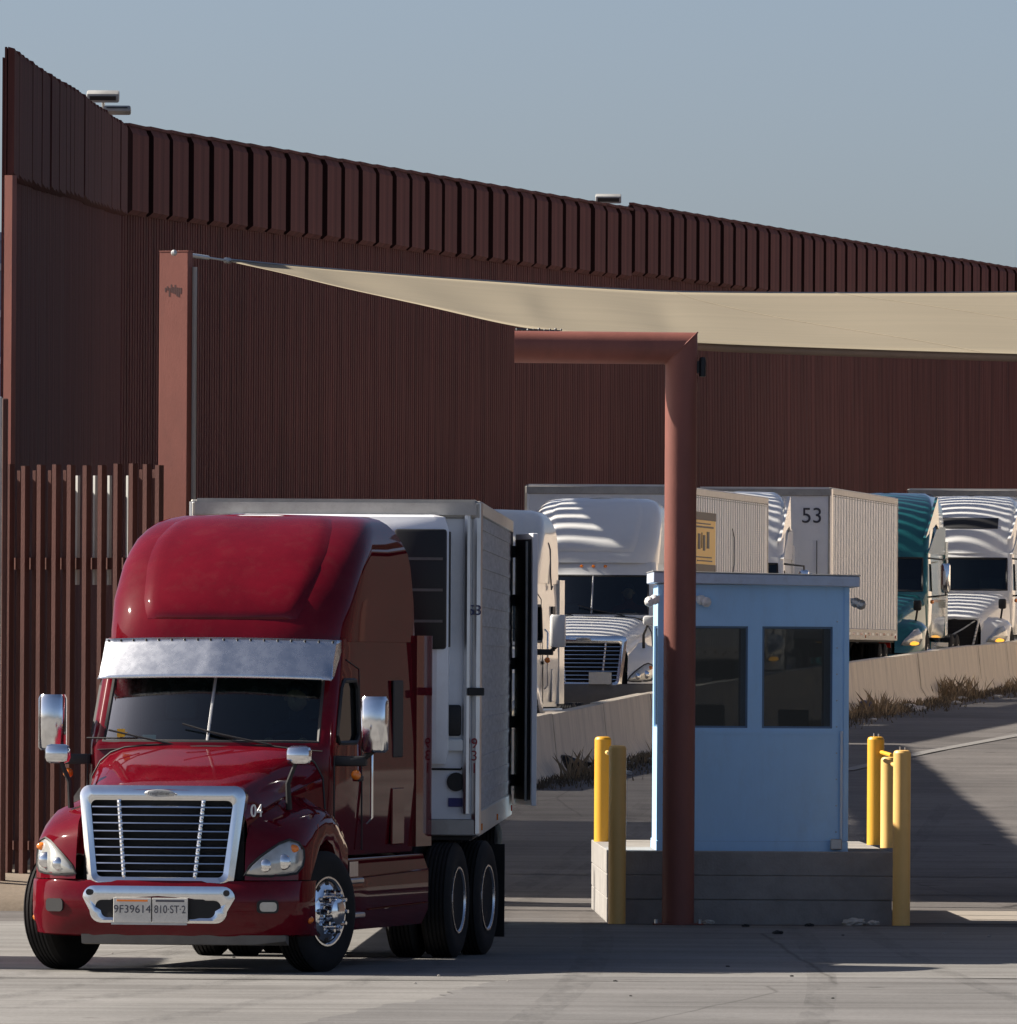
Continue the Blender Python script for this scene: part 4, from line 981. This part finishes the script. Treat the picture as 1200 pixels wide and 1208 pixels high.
    for sd in (-1, 1):
        rows = []
        FXx = [.58, .78, .95, 1.08, 1.15, 1.17]
        prof = [(.12, [.62] * 6, [.0, .03, .1, .22, .38, .5]), (.14, [1.0, 1.0, 1.0, .98, .9, .7], [.02, .05, .12, .25, .4, .52]), (.3, [1.25, 1.22, 1.2, 1.16, 1.05, .75], [.1, .12, .17, .28, .36, .4])]
        for y0, zz, dy in prof: rows.append([(sd * FXx[k], y0 + dy[k], zz[k]) for k in range(6)])
        for y, q in ((.7, 1.27), (1.0, 1.31), (1.25, 1.3), (1.5, 1.22), (1.7, 1.1), (1.85, .9)):
            d2 = .37 - (y - 1.15) ** 2; zf = .52 + math.sqrt(d2) if d2 > .03 else .6
            rows.append([(sd * (FXx[k] + (.12 * (y - .5) if k == 0 else 0)), y, max(zf, [q + .12, q + .02, q, q - .05, q - .13, zf][k])) for k in range(6)])
        for r in rows: r.append((sd * .9, r[-1][1], r[-1][2]))
        MB().grid(rows).build('fender', paint, t, 50)
        out = [(.7, .78), (.95, .76), (1.09, .78), (1.13, .9), (1.12, 1.03), (1.05, 1.14), (.96, 1.1), (.86, .98), (.76, .88)]
        fy = [(.58, .13), (.78, .17), (.95, .24), (1.08, .37), (1.15, .52)]
        hy = lambda x, z: interp(fy, x) + max(0, z - .98) * .6
        cx, cz = .95, .93
        rings = [[(sd * (cx + (p[0] - cx) * f), hy(cx + (p[0] - cx) * f, cz + (p[1] - cz) * f) + dy, cz + (p[1] - cz) * f) for p in out] for f, dy in ((1, .02), (.98, -.02), (.7, -.04), (.3, -.05))]
        hl = MB().loft(rings, True, False, True).build('headlight', M_lens, t, 60)
        MB().ball((sd * .97, .21, .82), .1, 10, (1.2, .4, .42)).build('turn_signal', mat('lit_amber', (1.0, .45, .05), .3, emit=.8), hl)
        wheel(t, sd * 1.06, 1.15, 'steer')
    by = [(0, 0), (.6, .03), (.9, .12), (1.1, .28), (1.2, .5), (1.21, .65)]
    MB().grid([[(x, interp(by, abs(x)) + a, z) for a, z in ((.1, .6), (0, .58), (-.02, .45), (.03, .3), (.1, .27))] for x in (-1.21, -1.2, -1.1, -.9, -.6, 0, .6, .9, 1.1, 1.2, 1.21)]).build('bumper', paint if not dark_visor else M_greyplastic, t, 35)
    MB().b2(-1.0, 1.0, 1.9, 2.2, 1.3, 1.85, .04).build('dashboard', M_inside, t)
    MB().b2(-1.02, 1.02, 3.4, 3.45, 1.0, 2.7).build('cab_bulkhead', M_inside, t)
    for x in (-.55, .55): MB().b2(x - .26, x + .26, 2.7, 3.2, 1.1, 1.5, .06).b2(x - .26, x + .26, 3.1, 3.28, 1.45, 2.2, .06).build('seat', mat('seat_fabric', (.09, .09, .1), .9), t)
    ch = MB()
    for sd in (-1, 1): ch.b2(sd * .42 - .05, sd * .42 + .05, .9, 8.6, .72, 1.0)
    ch.b2(-.85, .85, 2.0, 5.8, .45, .94); ch.build('chassis', M_frame, t)
    for y in (6.9, 8.2):
        for sd in (-1, 1): wheel(t, sd * 1.08, y, 'drive')
    return t

# ------------------------------------------------------------------ trailers
M_van = mat('white_van_sheet', (.8, .79, .76), .5, var=.06, scale=1.2, stretch=(1, 1, .3), dirt=.25, dirt_col=(.42, .36, .28), bump=.05, bscale=20)
M_vanfront = mat('white_gel_coat', (.8, .82, .85), .4, var=.05, scale=1.5, dirt=.2, dirt_col=(.4, .38, .34))
M_steel = mat('ribbed_stainless', (.37, .37, .38), .7, .0, spec=.25, var=.25, scale=3, stretch=(1, .4, 6), dirt=.3, bump=.15, bscale=12)
M_rail = mat('dull_aluminium', (.42, .4, .37), .5, .6, var=.15, scale=4, dirt=.4)
def trailer(name, label, loc, yaw, kind='van', L=16.15, grp=None, sheet_=None, top=4.1, ribs=.3, open_door=False):
    t = thing(name, label, 'trailer', loc, -yaw, grp); W = 1.295; z0 = 1.12; sheet_ = sheet_ or M_van
    MB().b2(-W + .03, W - .03, .0, .05, z0, top - .05).build('front_wall', M_vanfront, t)
    for sd in (-1, 1):
        a, b = sorted((sd * W, sd * (W - .03)))
        MB().b2(a, b, .051, L - .05, z0 + .2, top - .13).build('side_wall', sheet_, t)
        a, b = sorted((sd * (W + .015), sd * (W - .05)))
        MB().b2(a, b, .0505, L, top - .129, top + .0, .01).build('top_rail', M_rail, t)
        MB().b2(a, b, .0505, L, z0 - .03, z0 + .199, .01).build('bottom_rail', M_rail, t)
        MB().tube([(sd * (W - .02), .02, z0), (sd * (W - .02), .02, top - .02)], .05, 8).build('corner_post', M_alu, t)
        a, b = sorted((sd * (W + .012), sd * (W - .06)))
        MB().b2(a, b, L - .049, L + .05, z0, top, .005).build('rear_post', M_rail, t)
        if not ribs:
            a, b = sorted((sd * (W + .001), sd * (W + .008)))
            for k in range(15): MB().b2(a, b, .1, L - .1, 1.42 + k * .175, 1.46 + k * .175).build('side_rib', sheet_, t)
        if ribs:
            a, b = sorted((sd * (W + .001), sd * (W + .014)))
            me = MB().b2(a, b, -.022, .022, z0 + .2, top - .13).mesh('side_rib', sheet_)
            n = int((L - .4) / ribs)
            for i in range(n): put('side_rib', me, t, (0, .25 + i * ribs, 0))
        for y in (L - 3.0, L - 1.7): wheel(t, sd * 1.1, y, 'drive')
        MB().b2(sd * .55 - .07, sd * .55 + .07, 2.6, 2.75, .35, z0 - .04).b2(sd * .55 - .16, sd * .55 + .16, 2.52, 2.83, .3, .35).build('landing_leg', M_frame, t)
        for y in (.8, L / 2, L - .6): MB().b2(min(sd * (W + .014), sd * (W + .03)), max(sd * (W + .014), sd * (W + .03)), y, y + .12, z0 + .02, z0 + .08).build('marker_lamp', M_amber if y < L - 1 else M_red_lens, t)
        MB().b2(sd * 1.05 - .12, sd * 1.05 + .12, L + .02, L + .06, .95, 1.07).build('tail_lamp', M_red_lens, t)
    MB().b2(-W + .04, W - .04, .0, L, top - .02, top + .012).build('roof', M_white if kind == 'van' else M_rail, t)
    MB().b2(-W + .05, W - .05, .05, L - .03, z0 - .06, z0 - .005).build('floor', M_frame, t)
    MB().b2(-W - .005, W + .005, -.03, .0505, top - .16, top - .02, .01).build('front_header', M_rail, t)
    MB().b2(-W, W, -.025, .04, z0 - .02, z0 + .13, .01).build('front_sill', M_rail, t)
    MB().b2(-.6, .6, L - 3.8, L - .9, .75, z0 - .07).build('bogie', M_frame, t)
    MB().b2(-W + .06, W - .06, L + .051, L + .09, z0, top - .05).build('rear_doors', M_vanfront, t) if not open_door else None
    MB().b2(-1.0, 1.0, L - .1, L + .05, .5, .6).build('rear_bumper', M_frame, t)
    if kind == 'van':
        for k in range(int(L / .9)):
            MB().b2(W + .0151, W + .018, .3 + k * .9, .3 + k * .9 + .42, z0 + .07, z0 + .12).build('reflective_tape', M_red_lens if k % 2 else M_white, t)
        MB().tube([(W + .003, .3, top - .16), (W + .003, L - .2, top - .16)], .006, 4).build('rivet_line', M_rail, t)
    return t

# ------------------------------------------------------------------ red truck and its refrigerated trailer
M_redpaint = mat('metallic_red_paint', (.11, .003, .009), .5, .0, var=.2, scale=1.5, coat=.6, spec=.0, dirt=.16, dirt_col=(.16, .07, .06))
M_whitepaint = mat('white_truck_paint', (.74, .74, .72), .35, 0, var=.03, scale=1.2, coat=.6, dirt=.14, dirt_col=(.5, .46, .4))
M_cream = mat('cream_truck_paint', (.74, .71, .64), .4, 0, var=.03, scale=1.2, coat=.5, dirt=.14, dirt_col=(.5, .45, .38))
M_green = mat('teal_green_paint', (.012, .12, .13), .3, .1, var=.08, scale=1.2, coat=1.0)
YAW = RAD(11.5)
red = cascadia('red_truck', 'dark red semi truck with chrome grille and sun visor', (-2.97, 108.25, 0), YAW, M_redpaint, True, None, RAD(-18), None,
               [('9F39614', -.215, .33), ('810·ST·2', .115, .31)], '04')
tr = trailer('refrigerated_trailer', 'grey steel refrigerated trailer with open rear door behind the red truck', (-1.565, 114.7, 0), RAD(1.06), 'reefer', 16.15, None, M_steel, 4.12, 0, True)
MB().b2(-1.22, 1.22, 16.0, 16.05, 1.15, 4.0).build('rear_door', M_vanfront, tr)
# front of the refrigerated trailer: cooling unit
un = MB().loft([[(x, y, z) for x, y in [(-w, .0), (-w, -.4), (-w + .1, -.47 - b), (0, -.5 - b), (w - .1, -.47 - b), (w, -.4), (w, 0)]] for z, w, b in ((1.75, 1.0, -.06), (1.85, 1.03, 0), (2.75, 1.03, 0), (3.85, 1.03, 0), (3.97, .99, -.08), (3.99, .9, -.2))])
unit = un.build('cooling_unit', M_vanfront, tr, 30)
for sd in (-1, 1):
    MB().b2(sd * .78 - .235, sd * .78 + .235, -.515, -.46, 2.78, 3.86, .03).build('louvre_panel', M_black, unit)
    for k in range(3): MB().b2(sd * .78 - .2, sd * .78 + .2, -.522, -.5, 3.02 + k * .28, 3.045 + k * .28).build('louvre', M_greyplastic, unit)
    MB().b2(sd * 1.03 - .012, sd * 1.03 + .012, -.36, -.04, 2.8, 3.84, .005).build('side_louvre', M_black, unit)
MB().b2(-.85, .85, -.16, -.052, 1.2, 1.7, .03).build('fuel_box', M_vanfront, tr)
MB().b2(-1.27, 1.27, -.09, -.031, 3.99, 4.1).build('header_bar', M_rail, tr)
MB().lathe([(-.02, .085), (0, .085), (0, .001)], (1.1, -.005, 1.585), 'y', 20).build('round_port', M_black, tr)
MB().b2(1.03, 1.19, -.014, -.001, 1.36, 1.44).build('blue_sticker', mat('blue_sticker', (.03, .03, .16), .5), tr)
MB().b2(.88, 1.14, -.05, -.002, 2.0, 2.28, .02).build('gauge_box', M_black, tr)
MB().b2(.88, 1.16, -.07, -.002, 1.86, 1.97, .01).build('gauge_shelf', M_white, tr)
MB().tube([(1.185, -.012, 2.6), (1.185, -.012, 1.75), (1.14, -.012, 1.7), (.4, -.012, 1.7)], .01, 5).tube([(1.185, -.012, 2.6), (1.185, -.012, 3.8)], .006, 4).build('unit_hose', M_gum, tr)
for z in (2.4,): MB().b2(1.2, 1.35, -.09, .0, z - .035, z + .035, .005).build('hose_clamp', M_gum, tr)
MB().tube([(1.19, -.04, 1.3), (1.19, -.04, 4.0)], .035, 8).build('air_pipe', M_alu, tr)
lettering('trailer_number', '53', .13, mat('blue_ink', (.02, .03, .12), .5), tr, (1.26, -.036, 3.13), (RAD(90), 0, 0), .002)
for k, ch_ in enumerate('931'): lettering('trailer_digit', ch_, .13, mat('red_ink', (.25, .01, .02), .5), tr, (1.262, -.036, 1.93 - k * .112), (RAD(90), 0, 0), .002)
ds = MB().b2(0, .055, -1.27, 0, 1.2, 3.98, .006).turn(Tm((1.33, 16.15, 0)) @ Rm(RAD(9), 4, 'Z')).build('open_door', M_vanfront, tr)
dk = Tm((1.33, 16.15, 0)) @ Rm(RAD(9), 4, 'Z')
MB().b2(-.008, -.001, -1.2, -.05, 1.26, 3.92).turn(dk).build('door_shade_sheet', M_black, ds)  # black sheet paints the shade on the door face turned to the trailer
MB().tube([(-.02, -1.0, 1.25), (-.02, -1.0, 3.9)], .016, 6).turn(dk).build('lock_rod', M_galv, ds)
for z in (1.45, 2.05, 2.65, 3.3, 3.8): MB().b2(-.09, .0, -.1, .02, z - .06, z + .06).turn(dk).build('hinge', M_gum, ds)

# ------------------------------------------------------------------ queue of trucks behind the barrier
def on_lane(px, D, dz=0): return (at(px, 800, D).x, D, ground_z(D) + dz)
t1 = cascadia('white_truck', 'cream white semi tractor without trailer, partly hidden by the open trailer door', on_lane(527, 188), RAD(6.3), M_cream, False, M_greyplastic, 0, 'white semi trucks queuing', None, None, True, False, False)
t2 = cascadia('white_truck', 'white semi truck with chrome barred grille behind the concrete barrier', on_lane(688, 213.0), RAD(4.5), M_whitepaint, False, M_greyplastic, 0, 'white semi trucks queuing', None, None, True, True, False)
tr2 = trailer('box_trailer', 'white box trailer with yellow sign panel beside the booth', on_lane(707, 220.5), RAD(6.9), 'van', 16.15, 'white box trailers in the queue', None, 4.1, .4)
tr3 = trailer('box_trailer', 'white box trailer with black number 53 on its front', on_lane(901, 246), RAD(6.5), 'van', 15.4, 'white box trailers in the queue', None, 4.02, .62)
t3 = volvo('white_truck', 'white semi truck squeezed between the yellow sign trailer and the number 53 trailer', on_lane(850, 238.6), RAD(3.5), M_whitepaint, False, 'white semi trucks queuing')
t4 = volvo('green_truck', 'teal green semi truck behind the number 53 trailer', on_lane(1022, 265.5), RAD(7), M_green)
t5 = volvo('white_truck', 'white semi truck with dark roof visor beside the teal green truck', on_lane(1125, 277), RAD(7), M_whitepaint, True, 'white semi trucks queuing')
p = on_lane(1138, 284.5); tr5 = trailer('box_trailer', 'box trailer behind the white truck with dark roof visor', p, RAD(7.5), 'van', 16.15, 'white box trailers in the queue', None, 4.15, .62)
# marks on trailers
lettering('trailer_number', '53', .42, M_ink, tr3, (.92, -.012, 3.47), (RAD(90), 0, 0), .004)
MB().tube([(1.02, -.02, 1.3), (1.02, -.02, 3.0)], .008, 5).build('front_cable', M_gum, tr3)
M_sign = mat('yellow_sign', (.72, .4, .02), .5, var=.06, scale=3)
sx = 1.312; y0, y1 = 2.6, 6.6; zt_, zb_ = at(830, 606, 227).z - tr2.location.z, at(830, 676, 227).z - tr2.location.z
sg = MB().b2(sx, sx + .012, y0, y1, zb_, zt_).build('sign_panel', M_sign, tr2)
for zz in (zb_ + .07, zt_ - .07): MB().b2(sx + .0125, sx + .02, y0, y1, zz - .07, zz + .07).build('sign_band', mat('dark_brown_ink', (.06, .04, .03), .6), sg)
for (ya, yb, za, zb) in ((4.8, 7.6, .24, .26), (5.3, 5.7, .38, .64), (5.9, 6.0, .4, .66), (6.15, 6.5, .36, .62), (6.8, 7.2, .4, .68), (4.7, 7.9, .74, .77), (4.7, 7.4, .8, .82), (5.2, 7.7, .18, .2)):
    ya -= 1.7; yb -= 1.7
    MB().b2(sx + .0125, sx + .02, ya, yb, lerp(zb_, zt_, za), lerp(zb_, zt_, zb)).build('sign_mark', mat('dark_brown_ink', (.06, .04, .03), .6), sg)
MB().tube([(sx + .005, 9.6, 3.45), (sx + .005, 9.9, 3.3), (sx + .005, 9.9, 2.8), (sx + .005, 9.6, 2.55)], .008, 5).build('scrape_mark', M_gum, tr2)
MB().tube([(sx - .2, 4.6, 3.55), (sx - .2, 4.7, 3.2)], .01, 4).build('rope', M_gum, tr2)
# scrawled side lettering of the hidden white tractor
MB().tube([(1.082, 3.9, 3.45), (1.085, 4.15, 3.35), (1.085, 4.2, 3.0), (1.09, 4.3, 2.75), (1.09, 4.45, 2.8)], .012, 5).build('side_script', M_ink, t1)
# dark blue sky-reflecting top of the grille comes from its chrome; number plate of the white truck
MB().b2(.1, .48, -.055, -.045, .79, .99).build('number_plate', M_plate, t2)

# ------------------------------------------------------------------ drivers
def driver(truck, lab, shirt):
    M_skin = mat('skin', (.32, .17, .11), .55)
    vs = [((.55, 3.0, 1.58), .19), ((.55, 3.03, 1.8), .18), ((.55, 3.02, 2.02), .2), ((.55, 3.0, 2.16), .07), ((.55, 2.98, 2.25), .075), ((.55, 2.95, 2.34), .105), ((.55, 2.96, 2.42), .085),
          ((.33, 3.0, 2.06), .075), ((.28, 2.86, 1.84), .055), ((.38, 2.58, 1.93), .042), ((.4, 2.52, 1.95), .045),
          ((.77, 3.0, 2.06), .075), ((.82, 2.86, 1.84), .055), ((.72, 2.58, 1.93), .042), ((.7, 2.52, 1.95), .045),
          ((.45, 2.7, 1.56), .09), ((.45, 2.5, 1.5), .075), ((.45, 2.45, 1.15), .055), ((.65, 2.7, 1.56), .09), ((.65, 2.5, 1.5), .075), ((.65, 2.45, 1.15), .055)]
    ed = [(0, 1), (1, 2), (2, 3), (3, 4), (4, 5), (5, 6), (2, 7), (7, 8), (8, 9), (9, 10), (2, 11), (11, 12), (12, 13), (13, 14), (0, 15), (15, 16), (16, 17), (0, 18), (18, 19), (19, 20)]
    me = bpy.data.meshes.new('person'); me.from_pydata([v[0] for v in vs], ed, []); o = bpy.data.objects.new('person', me); C.objects.link(o)
    me.materials.append(shirt); o.location = truck.location; o.rotation_euler = truck.rotation_euler
    md = o.modifiers.new('skin', 'SKIN'); sv = me.skin_vertices[0].data
    for i, (_, r) in enumerate(vs): sv[i].radius = (r, r)
    sv[0].use_root = True
    o.modifiers.new('sub', 'SUBSURF').levels = 1
    tag(o, lab, 'person')
    h = MB().ball((.55, 2.945, 2.345), .108, 14, (.85, 1.0, 1.15)).ball((.55, 2.835, 2.33), .022, 6).ball((.455, 2.95, 2.34), .024, 6).ball((.645, 2.95, 2.34), .024, 6).build('face', M_skin, o)
    MB().ball((.55, 2.965, 2.385), .115, 12, (.87, .98, 1.0)).build('cap', M_ink, o)
    for x in (.4, .7):
        q = MB().ball((x, 2.5, 1.96), .045, 8)
        for k in range(5): q.tube([(x - .03 + k * .015, 2.49, 1.985), (x - .03 + k * .015, 2.47, 1.97 - .01 * k), (x - .03 + k * .015, 2.485, 1.945)], .009, 5)
        q.build('hand', M_skin, o)
driver(red, 'driver in a dark shirt and cap at the wheel of the red truck', mat('dark_shirt', (.03, .035, .05), .9))
driver(t2, 'driver in a maroon shirt at the wheel of the white truck by the barrier', mat('maroon_shirt', (.12, .02, .02), .9))
MB().b2(-.83, -.76, 1.955, 1.962, 2.0, 2.07).build('windscreen_sticker', M_sign, red)
# papers on the red truck's dashboard and sticker on its glass
MB().b2(-.62, -.5, 2.02, 2.03, 1.92, 2.02).build('dash_paper', M_paper, red)
